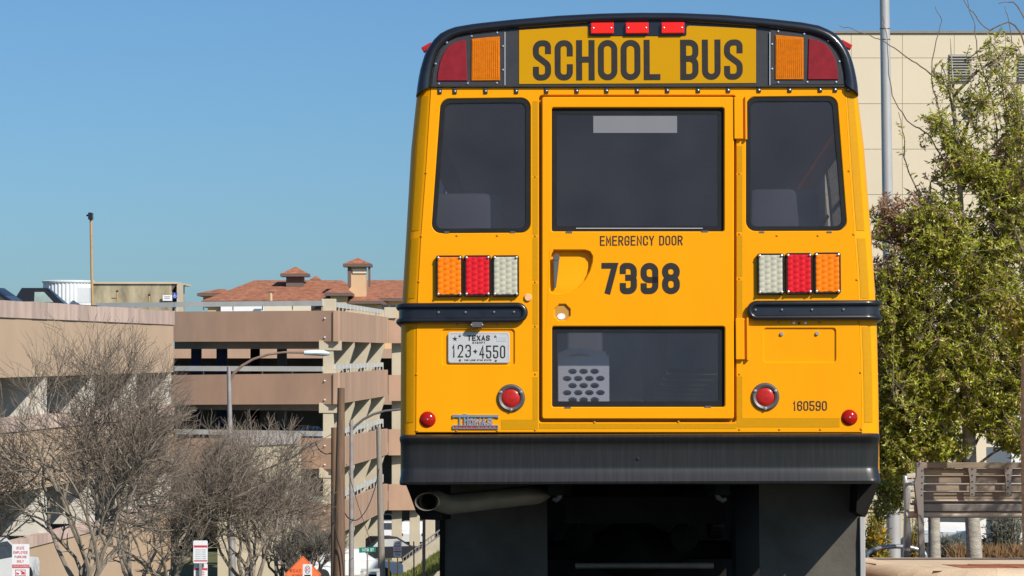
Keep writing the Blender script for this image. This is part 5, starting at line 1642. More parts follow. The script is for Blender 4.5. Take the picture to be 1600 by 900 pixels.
# ---------------------------------------------------------------- street lamps, poles, wires
def tubething(name, label, cat, parts, group=None):
    """parts: list of (name, points, radii, material)"""
    base = parts[0][1][0]
    t = thing(name, label, cat, tuple(base), group)
    for nm, pts, rad, mt in parts:
        MB().tube(pts, rad, 10).build(nm, mt, t, smooth=True)
    return t
d = 75.0
base = Vector((PX(363, d), d, gz(d)))
sl = tubething('street_lamp', 'street lamp with rusty curved arm and white cobra head over the bare trees', 'street lamp',
    [('shaft', [base, P(361.5, 780, d), P(357.5, 573, d)], [.105, .085, .055], 'pole_galv'),
     ('arm', [P(359.5, 595, d), P(365, 584, d), P(378, 571.5, d), P(396, 561, d), P(420, 553.5, d), P(445, 550.5, d), P(478, 551, d)], [.035, .038, .038, .036, .034, .03, .03], 'arm_rust')])
def cobra(x0, x1, yc, d, par):
    m = MB()
    L_ = (x1 - x0) * d / FPX
    c0 = P(x0, yc, d)
    rings = []
    for t, w_, h0, h1 in ((0, .06, -.05, .06), (.12, .09, -.06, .075), (.45, .13, -.075, .085), (.75, .15, -.09, .075), (.93, .11, -.07, .03), (1, .04, -.03, -.01)):
        rings.append([(c0.x + L_ * t, c0.y + w_ * math.cos(a_), c0.z + ((h1 if math.sin(a_) > 0 else -h0) * math.sin(a_))) for a_ in [2 * math.pi * k / 12 for k in range(12)]])
    m.loft(rings, closed=True, cap=True)
    m.build('lamp_head', 'lamp_white', par, smooth=True)
cobra(475, 516, 551.5, d, sl)
d = 110.0
base = Vector((PX(549, d), d, gz(d)))
tubething('street_lamp', 'thin street lamp with curved arm reaching behind the bus', 'street lamp',
    [('shaft', [base, P(549, 656, d)], [.11, .07], 'pole_galv'), ('arm', [P(550, 672, d), P(556, 665, d), P(568, 655, d), P(584, 647, d), P(602, 642, d), P(640, 638, d)], .05, 'cable_grey')])
d = 88.0
tubething('utility_pole', 'thick brown wooden utility pole with cut-off flat top', 'utility pole',
    [('shaft', [Vector((PX(529.5, d), d, gz(d))), P(533, 606, d)], [.20, .115], 'pole_wood')])
tubething('utility_pole', 'shorter brown wooden pole standing against the taller one', 'utility pole',
    [('shaft', [Vector((PX(523, d + 1), d + 1, gz(d))), P(522, 668, d + 1)], [.13, .095], 'pole_wood')])
d = 112.0
tubething('utility_pole', 'grey weathered utility pole in front of the garage side wall', 'utility pole',
    [('shaft', [Vector((PX(597, d), d, gz(d))), P(591.5, 667, d)], [.15, .10], 'pole_greywood')])
tubething('sign_post', 'thin dark post on the grass bank by the fence', 'post', [('shaft', [Vector((PX(647, 125), 125, gz(125) - .1)), P(646.5, 846, 125)], .03, 'cable_grey')])
tubething('sign_post', 'rusty brown post on the grass bank nearest the bus', 'post', [('shaft', [Vector((PX(662, 118), 118, gz(118) - .1)), P(662.5, 810, 118)], [.075, .065], 'arm_rust')])
def wire(name, label, pts, r, mat='cable_black'):
    # smooth through the points
    P_ = [Vector(p) for p in pts]
    out = []
    for i in range(len(P_) - 1):
        p0, p1, p2, p3 = P_[max(i-1, 0)], P_[i], P_[i+1], P_[min(i+2, len(P_)-1)]
        for k in range(6):
            t = k / 6
            out.append(0.5 * ((2*p1) + (-p0+p2)*t + (2*p0-5*p1+4*p2-p3)*t*t + (-p0+3*p1-3*p2+p3)*t**3))
    out.append(P_[-1])
    o = MB().tube(out, r, 6).build(name, mat, smooth=True)
    return tag(o, label, 'cable')
wire('cable', 'thick black cable looping off the wooden poles to the lower left', [P(519, 708, 88), P(508, 709, 88), P(498, 702, 87.5), P(493, 692, 87), P(488, 693, 86), P(460, 712, 83), P(425, 729, 78), P(390, 742, 74), P(340, 760, 68)], .022)
wire('cable', 'thin wire from the wooden pole top loop sagging to the left', [P(519, 678, 88), P(508, 684, 88), P(492, 691, 87), P(450, 701, 84), P(410, 711, 80), P(360, 722, 74)], .012, 'cable_grey')
wire('cable', 'wire hanging in a deep loop between the brown and grey poles', [P(536, 796, 88), P(543, 808, 92), P(553, 813, 98), P(563, 809, 103), P(575, 792, 107), P(586, 762, 110), P(592, 733, 111.5)], .02)
wire('cable', 'guy wire running down between the street lamp and grey pole', [P(541, 725, 100), P(556, 778, 104), P(572, 826, 108), P(586, 868, 111)], .012, 'cable_grey')
wire('cable', 'black cable stapled down the wooden pole face', [P(523, 772, 87.7), P(522, 810, 87.7), P(527, 842, 87.7), P(534, 866, 87.7), P(537, 900, 87.7)], .02)

# ---------------------------------------------------------------- signs
def sgn(name, label, px0, py0, px1, py1, d, post, post_mat, two=False):
    a = P(px0, py1, d); b = P(px1, py0, d)
    t = thing(name, label, 'sign', ((a.x + b.x) / 2, d, gz(d)))
    MB().plate([roundpoly([(a.x, a.z), (b.x, a.z), (b.x, b.z), (a.x, b.z)], .025, 3)], d - .006, d).build('face', 'sign_white', t)
    xm = (a.x + b.x) / 2
    if post: MB().box((xm - .025, d + .002, gz(d) - .1), (xm + .025, d + .05, b.z - .03)).build('post', post_mat, t)
    return t, a, b
def row(t, s, x0, y0, x1, y1, d, w, mat='sign_red', name='lettering', gap=.2):
    a = P(x0, y1, d); b = P(x1, y0, d)
    m = MB(); text(m, s, a.x, a.z, b.x, b.z - a.z, w, d - .0085, gap, None, .5)
    return m.build(name, mat, t)
def bar(t, x0, y0, x1, y1, d, mat='sign_red', name='band', off=.008):
    a = P(x0, y1, d); b = P(x1, y0, d)
    return MB().box((a.x, d - off, a.z), (b.x, d - .0055, b.z)).build(name, mat, t)
d = 46.0
t, a, b = sgn('parking_sign', 'white sign with red STATE EMPLOYEE PARKING ONLY lettering at the bare tree', 19, 850, 46, 914, d, True, 'pole_galv')
row(t, 'STATE', 26, 854, 38, 858.5, d, .0072)
row(t, 'EMPLOYEE', 21, 861, 43.5, 865.3, d, .0072)
row(t, 'PARKING', 23, 868, 41.5, 872, d, .0072)
row(t, 'ONLY', 26.5, 875, 37.5, 879, d, .0072)
bar(t, 19.3, 882, 45.7, 887.5, d)
row(t, 'TOWING ENFORCED', 20.5, 883.2, 44.5, 886.3, d, .003, 'sign_white')
bar(t, 24, 890, 40, 891, d); bar(t, 24, 899, 40, 900, d); bar(t, 24, 890, 25, 900, d); bar(t, 39, 890, 40, 900, d)
m = MB()
for pts in ([(25.5, 897.5), (29.5, 897.5), (30.5, 896), (28, 895), (26, 894)], [(33, 897.5), (38.5, 897.5), (38.5, 894), (36, 893), (33, 891.5), (32, 892.5), (34, 894.5)]):
    m.add([P(x, y, d) + Vector((0, -.008, 0)) for x, y in pts], [tuple(range(len(pts)))])
m.build('tow_symbol', 'sign_red', t)
d = 52.0
t, a, b = sgn('parking_sign', 'white sign with fine print and red bands behind bare twigs', 302, 844.5, 324.5, 880, d, True, 'pole_galv')
bar(t, 303, 852, 324, 855.5, d)
for k in range(5): row(t, 'VEHICLES WITHOUT', 305, 858 + 3.4 * k, 322, 859.9 + 3.4 * k, d, .0035, 'plate_grey', gap=.3)
bar(t, 303, 875.3, 324, 877.2, d)
t, a, b = sgn('tow_sign', 'lower white tow-away sign with red band under the fine print sign', 303, 880.5, 324.5, 912, d + .1, True, 'pole_galv')
row(t, 'TOW', 308, 882.5, 319, 885.2, d + .1, .004, 'sign_black')
bar(t, 303.3, 887.5, 324.2, 891, d + .1)
for k in range(4): row(t, 'AT OWNER COST', 307, 893 + 3.2 * k, 320, 894.8 + 3.2 * k, d + .1, .0035, gap=.3)
# orange diamond
d = 86.0
cx_, cz_ = PX(473.5, d), PZ(897.5, d)
og = thing('road_work_sign', 'orange diamond road work sign among the bare branches', 'sign', (cx_, d, gz(d)))
hw_ = 29 * d / FPX
MB().plate([roundpoly([(cx_, cz_ - hw_), (cx_ + hw_, cz_), (cx_, cz_ + hw_), (cx_ - hw_, cz_)], .03, 3)], d - .006, d).build('face', 'sign_orange', og)
MB().plate([[(cx_, cz_ - hw_ * .95), (cx_ + hw_ * .95, cz_), (cx_, cz_ + hw_ * .95), (cx_ - hw_ * .95, cz_)], [(cx_, cz_ - hw_ * .92), (cx_ + hw_ * .92, cz_), (cx_, cz_ + hw_ * .92), (cx_ - hw_ * .92, cz_)]], d - .0085, d - .005).build('border', 'sign_orange_dark', og)
row(og, 'ROAD', 453, 889, 471, 894.5, d, .022, 'sign_orange_dark')
row(og, 'WORK', 456, 897, 473, 902.5, d, .022, 'sign_orange_dark')
MB().box((cx_ - .03, d + .002, gz(d) - .1), (cx_ + .03, d + .05, cz_)).build('post', 'pole_galv', og)
d = 84.0
t, a, b = sgn('no_parking_sign', 'white no parking sign with circled R in front of the orange diamond', 473.2, 881.5, 487.5, 906, d, True, 'pole_galv')
m = MB(); c0 = P(480.5, 890, d)
ring = [(c0.x + .075 * math.cos(R(k * 15)), c0.z + .115 * math.sin(R(k * 15))) for k in range(24)]
stroke_poly(m, ring, .016, True, lambda x, z, y: Vector((x, y, z)), d - .008)
m.build('circle', 'sign_black', t)
row(t, 'R', 478.3, 886.5, 482.7, 894, d, .02, 'sign_red')
bar(t, 475.5, 898, 485.5, 900.5, d, 'sign_black')
# green street name
d = 105.0
gs = thing('street_name_sign', 'green street name sign with white lettering on a thin post', 'sign', (PX(574, d), d, gz(d)))
a = P(561, 863, d); b = P(587, 855, d)
MB().add([(a.x, d, a.z - .02), (b.x, d, a.z + .02), (b.x, d, b.z + .02), (a.x, d, b.z - .02), (a.x, d + .01, a.z - .02), (b.x, d + .01, a.z + .02), (b.x, d + .01, b.z + .02), (a.x, d + .01, b.z - .02)], [(0, 1, 2, 3), (7, 6, 5, 4), (0, 4, 5, 1), (1, 5, 6, 2), (2, 6, 7, 3), (3, 7, 4, 0)]).build('blade', 'sign_green', gs)
m = MB(); a2 = P(565.5, 861.5, d); text(m, '14TH ST', a2.x, a2.z, PX(584, d), .115, .018, d - .006, .25); m.build('lettering', 'sign_white', gs)
MB().tube([(PX(574, d), d + .04, gz(d) - .1), (PX(574, d), d + .04, a.z + .2)], .03, 8).build('post', 'pole_galv', gs)
# distant parking sign with yellow posts
d = 118.0
t, a, b = sgn('parking_sign', 'small white and red parking sign on a yellow post near the columns', 614.7, 845, 627.5, 870, d, True, 'post_yellow')
row(t, 'STATE', 617, 847.5, 625, 850.5, d, .016); row(t, 'EMPLOYEE', 616, 852, 626, 855, d, .012); row(t, 'ONLY', 617, 856.5, 625, 859.5, d, .014)
bar(t, 615.5, 861, 626.8, 863.2, d, 'sign_red')
row(t, 'TOW', 617, 865, 625, 868, d, .016, 'sign_black')
tubething('yellow_bollard', 'yellow steel bollard standing left of the small parking sign', 'bollard', [('shaft', [Vector((PX(608.5, 118), 118, gz(118) - .1)), P(607.5, 875, 118)], .04, 'post_yellow')])

# grass bank, low wall, fence near the bus
bk = MB()
pts = []
for px_, yt in ((596, 902), (620, 900), (640, 893), (660, 880), (680, 865), (720, 850)):
    p = P(px_, yt, 138); pts.append((p, P(px_ - 2, yt + 30, 122)))
bk.loft([[q_ for _, q_ in pts], [p for p, _ in pts], [p + Vector((0, 14, -.3)) for p, _ in pts]])
tag(bk.build('grass_bank', 'bank_grass', smooth=True), kind='structure')
bl_ = random.Random(5)
gm = MB()
for k in range(2600):
    px_ = bl_.uniform(600, 690); t_ = bl_.random()
    yt = lerpt([(596, 902), (620, 900), (640, 893), (660, 880), (680, 865), (720, 850)], px_)
    p = P(px_, yt, 138).lerp(P(px_ - 2, yt + 30, 122), t_)
    a_ = bl_.uniform(0, 6.3); hh = bl_.uniform(.08, .22)
    gm.add([p + Vector((math.cos(a_) * .03, math.sin(a_) * .03, -.02)), p - Vector((math.cos(a_) * .03, math.sin(a_) * .03, .02)), p + Vector((bl_.uniform(-.06, .06), bl_.uniform(-.06, .06), hh))], [(0, 1, 2)])
leafmat('blade_green', [(0.10, 0.14, 0.02), (0.20, 0.23, 0.05), (0.27, 0.27, 0.09)])
tag(gm.build('bank_turf', 'blade_green', fix=False), 'green turf blades growing on the sloping bank', 'grass', kind='stuff')
lw = thing('low_wall', 'sloping pale concrete retaining wall beside the grass bank', 'wall', tuple(P(650, 890, 139)))
a, b, c0 = P(628, 892, 139), P(690, 852, 139), P(690, 835, 139)
MB().add([(a.x, 139, a.z - 1.5), (b.x, 139, b.z - 1.5), (b.x, 139, P(690, 836, 139).z), (a.x, 139, P(628, 880, 139).z), (a.x, 139.4, a.z - 1.5), (b.x, 139.4, b.z - 1.5), (b.x, 139.4, P(690, 836, 139).z), (a.x, 139.4, P(628, 880, 139).z)],
         [(0, 1, 2, 3), (7, 6, 5, 4), (0, 4, 5, 1), (1, 5, 6, 2), (2, 6, 7, 3), (3, 7, 4, 0)]).build('wall_body', 'concrete_low', lw)
fn = thing('bank_fence', 'low metal railing following the slope above the retaining wall', 'railing', tuple(P(650, 870, 139.2)))
MB().tube([P(629, 872, 139.2), P(690, 826, 139.2)], .035, 8).build('top_rail', 'pole_galv', fn)
MB().tube([P(629, 879, 139.2), P(690, 834, 139.2)], .025, 8).build('lower_rail', 'pole_galv', fn)
for k in range(13):
    x = 630 + k * 4.9
    MB().tube([P(x, 881 - (x - 629) * .73, 139.2), P(x, 871.5 - (x - 629) * .755, 139.2)], .02, 6).build('baluster', 'pole_galv', fn)
# barrier in front of the ground storey
br2 = thing('barrier_gate', 'pale low barrier frame below the green street sign', 'barrier', (PX(577, 108), 108, gz(108)))
MB().wall((PX(564, 108), 108), (PX(593, 108), 108), PZ(893, 108), PZ(889, 108), .12, 1).build('top_beam', 'rail_grey', br2)
for x in (565.5, 591): MB().box((PX(x, 108) - .06, 108.02, gz(108) - .1), (PX(x, 108) + .06, 108.1, PZ(892.5, 108))).build('leg', 'rail_grey', br2)

# ---------------------------------------------------------------- group names of the repeats
GROUP_OF = {'parked_car': 'cars parked in and around the garage', 'utility_pole': 'wooden utility poles along the street', 'street_lamp': 'street lamps along the street',
            'cable': 'overhead cables on the poles', 'parking_sign': 'parking signs along the street', 'sign_post': 'posts on the grass bank', 'standpipe': 'standpipes on the garage roof'}
for o_ in list(COL.objects):
    k_ = o_.name.split('.')[0]
    if o_.parent is None and k_ in GROUP_OF: o_['group'] = GROUP_OF[k_]

# ---------------------------------------------------------------- trees
def rot_about(v, axis, ang): return Matrix.Rotation(ang, 3, axis) @ v
def grow_bare(rng, base, crown_c, crown_r, stems, spread, h0, levels, n_child, seg_len):
    """multi-stemmed bare tree: returns (thick branches, twigs) as polylines with radii"""
    thick, twigs = [], []
    def inside(p, k=1.0):
        q_ = p - crown_c
        return (q_.x / crown_r[0])**2 + (q_.y / crown_r[1])**2 + (q_.z / crown_r[2])**2 < k
    def branch(p, dr, L, r, lev):
        n = 4 if lev < 3 else 3
        pts = [p.copy()]; d_ = dr.copy()
        for k in range(n):
            d_ = (d_ + Vector((rng.gauss(0, .24), rng.gauss(0, .24), rng.gauss(.04, .2)))).normalized()
            p = p + d_ * (L / n)
            pts.append(p.copy())
            if lev >= 1 and not inside(p, 1.12): break
        n = len(pts) - 1
        rad = [r * (1 - .55 * k / n) for k in range(n + 1)]
        (thick if lev <= 2 else twigs).append((pts, rad))
        if lev >= levels: return
        if lev > 1 and not inside(p, 1.05): 
            return
        for c in range(n_child[lev]):
            f = 1.0 if c == 0 else rng.uniform(.35, .98)
            i = min(n - 1, int(f * n)); q_ = pts[i].lerp(pts[i + 1], f * n - i) if i < n else pts[-1]
            ax = d_.orthogonal(); ax = rot_about(ax, d_, rng.uniform(0, 6.28))
            nd = rot_about(d_, ax, rng.uniform(.3, 1.0) if c else rng.uniform(.05, .4))
            out = (q_ - crown_c); out.z *= .4
            nd = (nd + out.normalized() * .12 + Vector((0, 0, .10))).normalized()
            branch(q_, nd, L * rng.uniform(.62, .84), max(.0055, r * (.66 if c == 0 else .49)), lev + 1)
    for s in range(stems):
        a_ = 2 * math.pi * s / stems + rng.uniform(-.3, .3)
        tilt = spread * rng.uniform(.35, 1.1)
        d_ = Vector((math.cos(a_) * math.sin(tilt), math.sin(a_) * math.sin(tilt), math.cos(tilt)))
        branch(base + Vector((math.cos(a_) * .10, math.sin(a_) * .10, -.1)), d_, h0 * rng.uniform(.85, 1.15), rng.uniform(.045, .075), 0)
    return thick, twigs
def bare_tree(label, px, d, top_py, cx_px, half_px, seed, stems=7, spread=.55, dens=(4, 4, 5, 4, 4), twmat='twig_bark', r_y=1.6, levels=5, h_first=None):
    rng = random.Random(seed)
    base = Vector((PX(px, d), d, gz(d)))
    top = PZ(top_py, d); H = top - base.z
    cc = Vector((PX(cx_px, d), d, base.z + H * .58))
    cr = Vector((half_px * d / FPX, r_y, H * .46))
    t = thing('bare_tree', label, 'tree', tuple(base))
    th, tw = grow_bare(rng, base, cc, cr, stems, spread, h_first or H * .36, levels, dens, .5)
    m = MB()
    for pts, rad in th: m.tube(pts, rad, 6)
    m.build('trunk', 'stem_bark', t, smooth=True, fix=False)
    m = MB()
    for pts, rad in tw:
        if len(pts) > 2 and rad[0] < .006: pts = [pts[0], pts[len(pts)//2], pts[-1]]; rad = [rad[0], rad[0]*.8, rad[0]*.55]
        m.tube(pts, rad, 3, caps=False)
    o = m.build('crown', twmat, t, fix=False); o['kind'] = 'stuff'
    return len(tw), len(th)
S1 = bare_tree('broad bare multi-stemmed tree before the tan garage wing', 135, 60, 508, 140, 160, 3, stems=9, spread=.68, dens=(4, 5, 5, 5, 3))
S2 = bare_tree('lower dense bare tree between the street lamp and garage wing', 268, 68, 628, 285, 120, 11, stems=7, spread=.6)
S3 = bare_tree('tangled bare tree around the street lamp shaft', 390, 70, 655, 410, 110, 19, stems=7, spread=.62)
S6 = bare_tree('bare tree filling the gap in front of the lower garage openings', 215, 74, 560, 215, 110, 53, stems=7, spread=.6)
S7 = bare_tree('low spreading bare tree rising behind the orange sign', 440, 94, 705, 450, 75, 59, stems=7, spread=.66)
S4 = bare_tree('dark twiggy bush right behind the orange sign', 478, 92, 800, 485, 55, 23, stems=7, spread=.7, twmat='dark_twig')
S5 = bare_tree('bare tree reaching in from the frame edge over the garage wing', -70, 62, 585, -60, 130, 31, stems=7, spread=.62)

def leaf(m, p, d_, L, w, rng):
    """one folded lance-shaped leaf; blades tend to turn to the light"""
    d_ = d_.normalized()
    s_ = d_.cross(Vector((rng.gauss(.45, .7), rng.gauss(-.5, .7), rng.gauss(.65, .7))))
    if s_.length < 1e-4: return
    s_.normalize(); n_ = d_.cross(s_)
    b = n_ * (L * rng.uniform(-.18, .18))
    o = len(m.v)
    m.v += [p, p + d_ * L * .42 + s_ * w, p + d_ * L + b, p + d_ * L * .42 - s_ * w, p + d_ * L * .5 + n_ * w * .35]
    m.f += [(o, o + 1, o + 4), (o + 1, o + 2, o + 4), (o + 2, o + 3, o + 4), (o + 3, o, o + 4)]

def leafy_tree(name, label, base, trunk_pts, trunk_r, blobs, seed, n_twigs, dry_spots, bark='oak_bark', leaf_L=.055, extra_twigs=(), per=17, dryf=.11):
    """trunk polyline, limbs to foliage clumps; leaves sit on twigs spread through every clump"""
    rng = random.Random(seed)
    t = thing(name, label, 'tree', tuple(base))
    m = MB(); m.tube(trunk_pts, trunk_r, 14); m.build('trunk', bark, t, smooth=True, fix=False)
    br = MB(); tw = MB(); green = MB(); dry = MB()
    tot = sum(b[3] for b in blobs)
    def nearest(z):
        best = trunk_pts[0]
        bestz = 1e9
        for a, b in zip(trunk_pts, trunk_pts[1:]):
            for k in range(6):
                p = a.lerp(b, k / 5)
                if abs(p.z - z) < bestz: bestz, best = abs(p.z - z), p
        return best
    def leafy(p0, p1, n, dryp, L=leaf_L):
        d0 = (p1 - p0)
        for k in range(n):
            f = rng.uniform(.15, 1.02)
            q_ = p0 + d0 * f
            od = (d0.normalized() * .6 + Vector((rng.gauss(0, .6), rng.gauss(0, .6), rng.gauss(-.05, .5))))
            leaf(dry if rng.random() < dryp else green, q_, od, L * rng.uniform(.65, 1.25), L * rng.uniform(.13, .20), rng)
    for (c, rad, sparse, wgt) in blobs:
        st = nearest(c.z - rad.z * 1.2)
        mid = st.lerp(c, .5) + Vector((0, 0, .12 * rad.z))
        br.tube([st, mid, c], [.017, .012, .007], 6)
        n = int(n_twigs * wgt / tot)
        hubs = [c + Vector((rng.gauss(0, .5) * rad.x, rng.gauss(0, .5) * rad.y, rng.gauss(0, .5) * rad.z)) for _ in range(max(5, n // 50))]
        for h_ in hubs: br.tube([c.lerp(mid, rng.random() * .6), c.lerp(h_, .5) + Vector((0, 0, .03)), h_], [.006, .005, .003], 5)
        for k in range(n):
            hub = rng.choice(hubs)
            v = Vector((rng.gauss(0, 1), rng.gauss(0, 1), rng.gauss(0, 1))).normalized() * rng.random() ** .45
            e = c + Vector((v.x * rad.x, v.y * rad.y, v.z * rad.z))
            e = e.lerp(hub, rng.uniform(.0, .45))
            dirv = (e - hub)
            if dirv.length < .03: continue
            s_ = e - dirv.normalized() * min(dirv.length, rng.uniform(.10, .22)) + Vector((0, 0, -.02))
            if rng.random() < .12: tw.tube([hub, s_, e], [.004, .0032, .002], 3, caps=False)
            else: tw.tube([s_, e], [.003, .002], 3, caps=False)
            dp = dryf
            for (dc, dr_) in dry_spots:
                if (e - dc).length < dr_: dp = .88
            leafy(s_, e, max(3, int(per * (1 - sparse))), dp)
    for pts, dens in extra_twigs:
        sm = []
        for i in range(len(pts) - 1):
            p0, p1, p2, p3 = pts[max(i-1, 0)], pts[i], pts[i+1], pts[min(i+2, len(pts)-1)]
            for k in range(5):
                u = k / 5
                sm.append(0.5 * ((2*p1) + (-p0+p2)*u + (2*p0-5*p1+4*p2-p3)*u*u + (-p0+3*p1-3*p2+p3)*u**3) + Vector((rng.gauss(0, .006), rng.gauss(0, .006), rng.gauss(0, .006))))
        pts = sm + [pts[-1]]
        tw.tube(pts, [.009 - .006 * k / (len(pts) - 1) for k in range(len(pts))], 5, caps=False)
        for a, b in zip(pts, pts[1:]):
            for k in range(int(dens * (b - a).length / .1)):
                f = rng.random(); q_ = a.lerp(b, f)
                e = q_ + Vector((rng.gauss(0, .05), rng.gauss(0, .05), rng.gauss(.02, .05)))
                tw.tube([q_, e], [.002, .0015], 3, caps=False)
                leafy(q_, e, 3, .08)
    br.build('limbs', 'oak_twig', t, smooth=True, fix=False)
    o = tw.build('twigs', 'oak_twig', t, fix=False); o['kind'] = 'stuff'
    o = green.build('crown', 'leaf_green', t, fix=False); o['kind'] = 'stuff'
    if dry.v:
        o = dry.build('dry_leaves', 'leaf_dry', t, fix=False); o['kind'] = 'stuff'
    return len(green.f) // 4
V = Vector
d = 27.5
def B(px, py, rx, ry_, rz, sp, w, dd=0.0):
    k = (d + dd) / FPX
    return (P(px, py, d + dd), V((rx * k, ry_, rz * k)), sp, w)
base = V((PX(1524, d), d, kz(d) - .05))
n1 = leafy_tree('oak_tree', 'young leafy oak with pale trunk rising behind the bench', base,
    [base, P(1516, 760, d), P(1513, 640, d), P(1508, 480, d), P(1500, 300, d), P(1490, 150, d), P(1485, 60, d)], [.078, .072, .066, .05, .028, .012, .004],
    [B(1500, 560, 120, .8, 130, .0, 9), B(1420, 470, 75, .6, 110, .0, 5), B(1430, 620, 78, .6, 95, .0, 5.5), B(1545, 420, 100, .8, 120, .0, 7), B(1450, 360, 80, .6, 85, .05, 4.2),
     B(1560, 640, 80, .7, 70, .0, 4), B(1500, 260, 62, .55, 70, .25, 2.2), B(1570, 280, 70, .6, 90, .2, 2.6), B(1530, 160, 55, .5, 75, .55, 1.3), B(1480, 130, 40, .4, 55, .7, .5), B(1405, 705, 50, .5, 60, .0, 2.6), B(1470, 700, 60, .5, 40, .0, 1.8), B(1385, 340, 30, .4, 60, .1, 1.1), B(1378, 480, 26, .4, 100, .0, 2.2), B(1378, 640, 26, .4, 100, .0, 2.2), B(1560, 90, 50, .4, 60, .6, .9), B(1470, 205, 45, .4, 55, .45, .9), B(1590, 190, 45, .4, 90, .35, 1.4), B(1600, 560, 60, .5, 110, .1, 3.2), B(1590, 330, 60, .5, 90, .1, 2.6), B(1390, 540, 32, .4, 90, .0, 2.4), B(1585, 690, 40, .4, 35, .0, 1.2), B(1660, 450, 90, .9, 200, .1, 6)],
    41, 8600,
    [(P(1400, 285, d), .36), (P(1395, 345, d), .22), (P(1380, 395, d), .20), (P(1375, 560, d), .16), (P(1408, 210, d), .2), (P(1430, 255, d), .22), (P(1480, 270, d), .18), (P(1560, 240, d), .14), (P(1420, 490, d), .12), (P(1390, 500, d), .13), (P(1480, 505, d), .10), (P(1530, 470, d), .10), (P(1570, 560, d), .10), (P(1545, 350, d), .09), (P(1385, 440, d), .16), (P(1372, 620, d), .12), (P(1450, 590, d), .08)],
    extra_twigs=[([P(1500, 160, d), P(1460, 120, d), P(1425, 95, d), P(1390, 70, d), P(1350, 52, d), P(1312, 40, d)], .9),
                 ([P(1480, 260, d), P(1450, 210, d), P(1420, 190, d), P(1395, 150, d), P(1384, 60, d), P(1380, 25, d)], .5),
                 ([P(1500, 300, d), P(1470, 190, d), P(1455, 110, d), P(1470, 40, d), P(1462, 10, d)], .9),
                 ([P(1560, 300, d), P(1555, 180, d), P(1530, 90, d), P(1520, 30, d), P(1505, -10, d)], .8),
                 ([P(1450, 330, d), P(1415, 255, d), P(1412, 215, d), P(1404, 175, d)], 2.2),
                 ([P(1590, 250, d), P(1565, 130, d), P(1580, 60, d), P(1570, 10, d)], .7)])
# nearer tree at the frame edge: trunk and mostly bare upper limbs
d = 24.2
base = V((PX(1613, d), d, kz(d) - .02))
n2 = leafy_tree('oak_tree', 'slender oak at the bench end with bare upper branches', base,
    [base, P(1608, 700, d), P(1608, 560, d), P(1612, 400, d), P(1618, 200, d), P(1622, 20, d)], [.085, .075, .07, .055, .035, .015],
    [B(1590, 500, 40, .35, 80, .3, 1.6), B(1615, 230, 60, .4, 90, .5, 1.6)], 77, 380, [(P(1590, 320, d), .2)],
    extra_twigs=[([P(1618, 260, d), P(1595, 170, d), P(1570, 120, d), P(1545, 90, d)], .15), ([P(1620, 120, d), P(1585, 40, d), P(1545, 45, d), P(1520, 20, d), P(1500, -5, d)], .25), ([P(1620, 80, d), P(1590, 10, d), P(1560, 5, d)], .1), ([P(1610, 420, d), P(1570, 330, d), P(1530, 335, d), P(1480, 338, d)], .1), ([P(1606, 520, d), P(1560, 455, d), P(1510, 470, d)], .1), ([P(1606, 690, d), P(1585, 675, d), P(1574, 655, d), P(1566, 640, d)], .3)])
# street tree just outside the frame: its crown dapples the bench
d = 22.4
base = V((6.3, d, kz(d) - .02))
n4 = leafy_tree('oak_tree', 'leafy street oak right of the bench shading its back', base,
    [base, V((6.3, d, 0.6)), V((6.25, d, 1.8)), V((6.2, d, 3.0))], [.085, .075, .06, .02],
    [(V((6.2, d, 2.3)), V((.8, .6, .5)), .2, 3), (V((6.6, d + .1, 2.7)), V((.7, .6, .5)), .2, 2)], 123, 300, [])
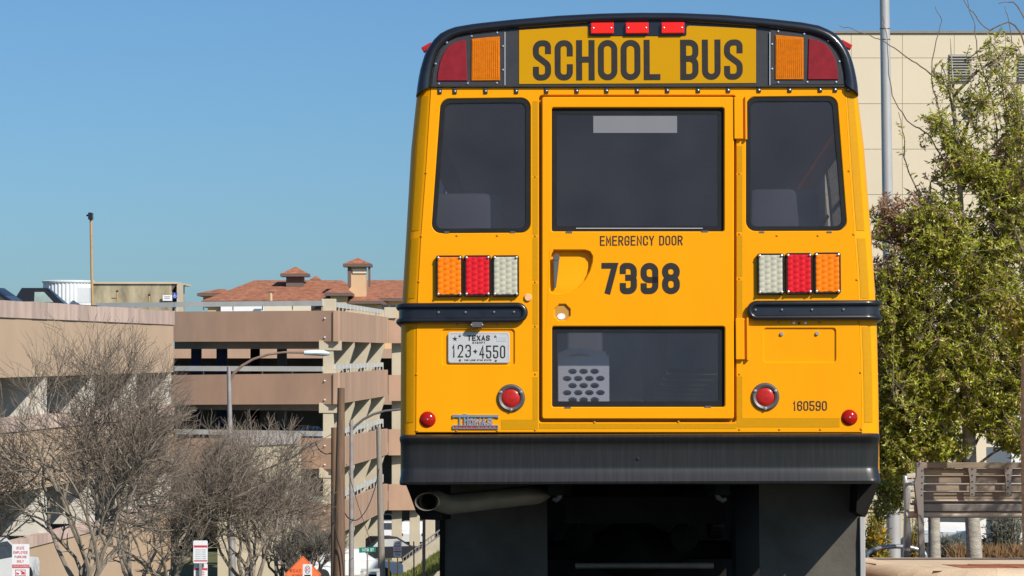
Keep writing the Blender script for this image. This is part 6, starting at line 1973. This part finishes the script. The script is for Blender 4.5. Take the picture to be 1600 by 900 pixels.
# thin trunk seen under the bench
d = 29.5
base = V((PX(1461, d), d, kz(d) - .3))
n3 = leafy_tree('oak_tree', 'small oak with thin trunk seen beneath the bench seat', base, [base, P(1459, 790, d), P(1458, 690, d), P(1455, 560, d)], [.07, .062, .05, .02],
    [B(1440, 640, 80, .5, 80, .0, 3), B(1395, 760, 45, .4, 45, .1, 1.2)], 99, 1100, [(P(1440, 700, d), .12)])
d = 31.0
for (px_, py, lb, mt, nl, sx, sz, L_, nm) in ((1368, 835, 'yellow and green leafy shrub between the bus and silver pole', 'leaf_yellow', 1500, 17, 42, .075, 'leafy_shrub'), (1428, 830, 'small yellow shrub behind the bench leg', 'leaf_yellow', 420, 12, 38, .045, 'leafy_shrub'), (1572, 825, 'grey green sage bush beneath the bench', 'leaf_sage', 2600, 34, 36, .06, 'sage_bush'), (1485, 850, 'low grey sage bush beside the slim trunk', 'leaf_sage', 900, 26, 18, .05, 'sage_bush')):
    rng = random.Random(px_)
    c0 = P(px_, py, d); k_ = d / FPX
    t = thing(nm, lb, 'shrub', (c0.x, d, kz(d) - .05))
    m = MB(); stm = MB()
    for k in range(nl // 12):
        v = V((rng.gauss(0, .45) * sx * k_, rng.gauss(0, .15), rng.uniform(-1, 1) * sz * k_))
        e = c0 + v
        s_ = V((c0.x + v.x * .4, d + v.y * .5, kz(d) - .05))
        stm.tube([s_, s_.lerp(e, .6) + V((0, 0, .02)), e], [.006, .004, .002], 4, caps=False)
        for j in range(12):
            f = rng.uniform(.45, 1.0)
            leaf(m, s_.lerp(e, f) + V((rng.gauss(0, .02), rng.gauss(0, .02), 0)), V((rng.gauss(0, .6), rng.gauss(0, .6), .5 + rng.gauss(0, .4))), L_ * rng.uniform(.7, 1.3), L_ * .16, rng)
    stm.build('stems', 'oak_twig', t, fix=False)
    o = m.build('leaves', mt, t, fix=False); o['kind'] = 'stuff'
d = 28.5
for (px_, lb, n_, hw) in ((1500, 'tuft of dry orange grass against the oak trunk', 220, 12), (1548, 'dry brown grass clump right of the oak trunk', 320, 22), (1590, 'dry brown grass clump below the slender oak', 260, 18)):
    rng = random.Random(px_)
    m = MB(); k_ = d / FPX
    for k in range(n_):
        b_ = V((PX(px_, d) + rng.gauss(0, .5) * hw * k_, d + rng.gauss(0, .08), kz(d) - .02))
        tip = b_ + V((rng.gauss(0, .07), rng.gauss(0, .06), rng.uniform(.05, .24)))
        s_ = V((.006, rng.uniform(-.004, .004), 0))
        md = b_.lerp(tip, .55) + V((0, 0, .03))
        m.add([b_ - s_, b_ + s_, md + s_ * .8, md - s_ * .8, tip], [(0, 1, 2, 3), (3, 2, 4)])
    o = m.build('grass_clump', 'grass_dry', fix=False)
    tag(o, lb, 'grass')

for o_ in list(COL.objects):
    k_ = o_.name.split('.')[0]
    g_ = {'bare_tree': 'bare trees in front of the garage', 'oak_tree': 'oaks around the bench', 'sage_bush': 'sage bushes under the bench', 'leafy_shrub': 'yellow shrubs by the pole', 'grass_clump': 'dry grass clumps under the bench'}.get(k_)
    if o_.parent is None and g_: o_['group'] = g_
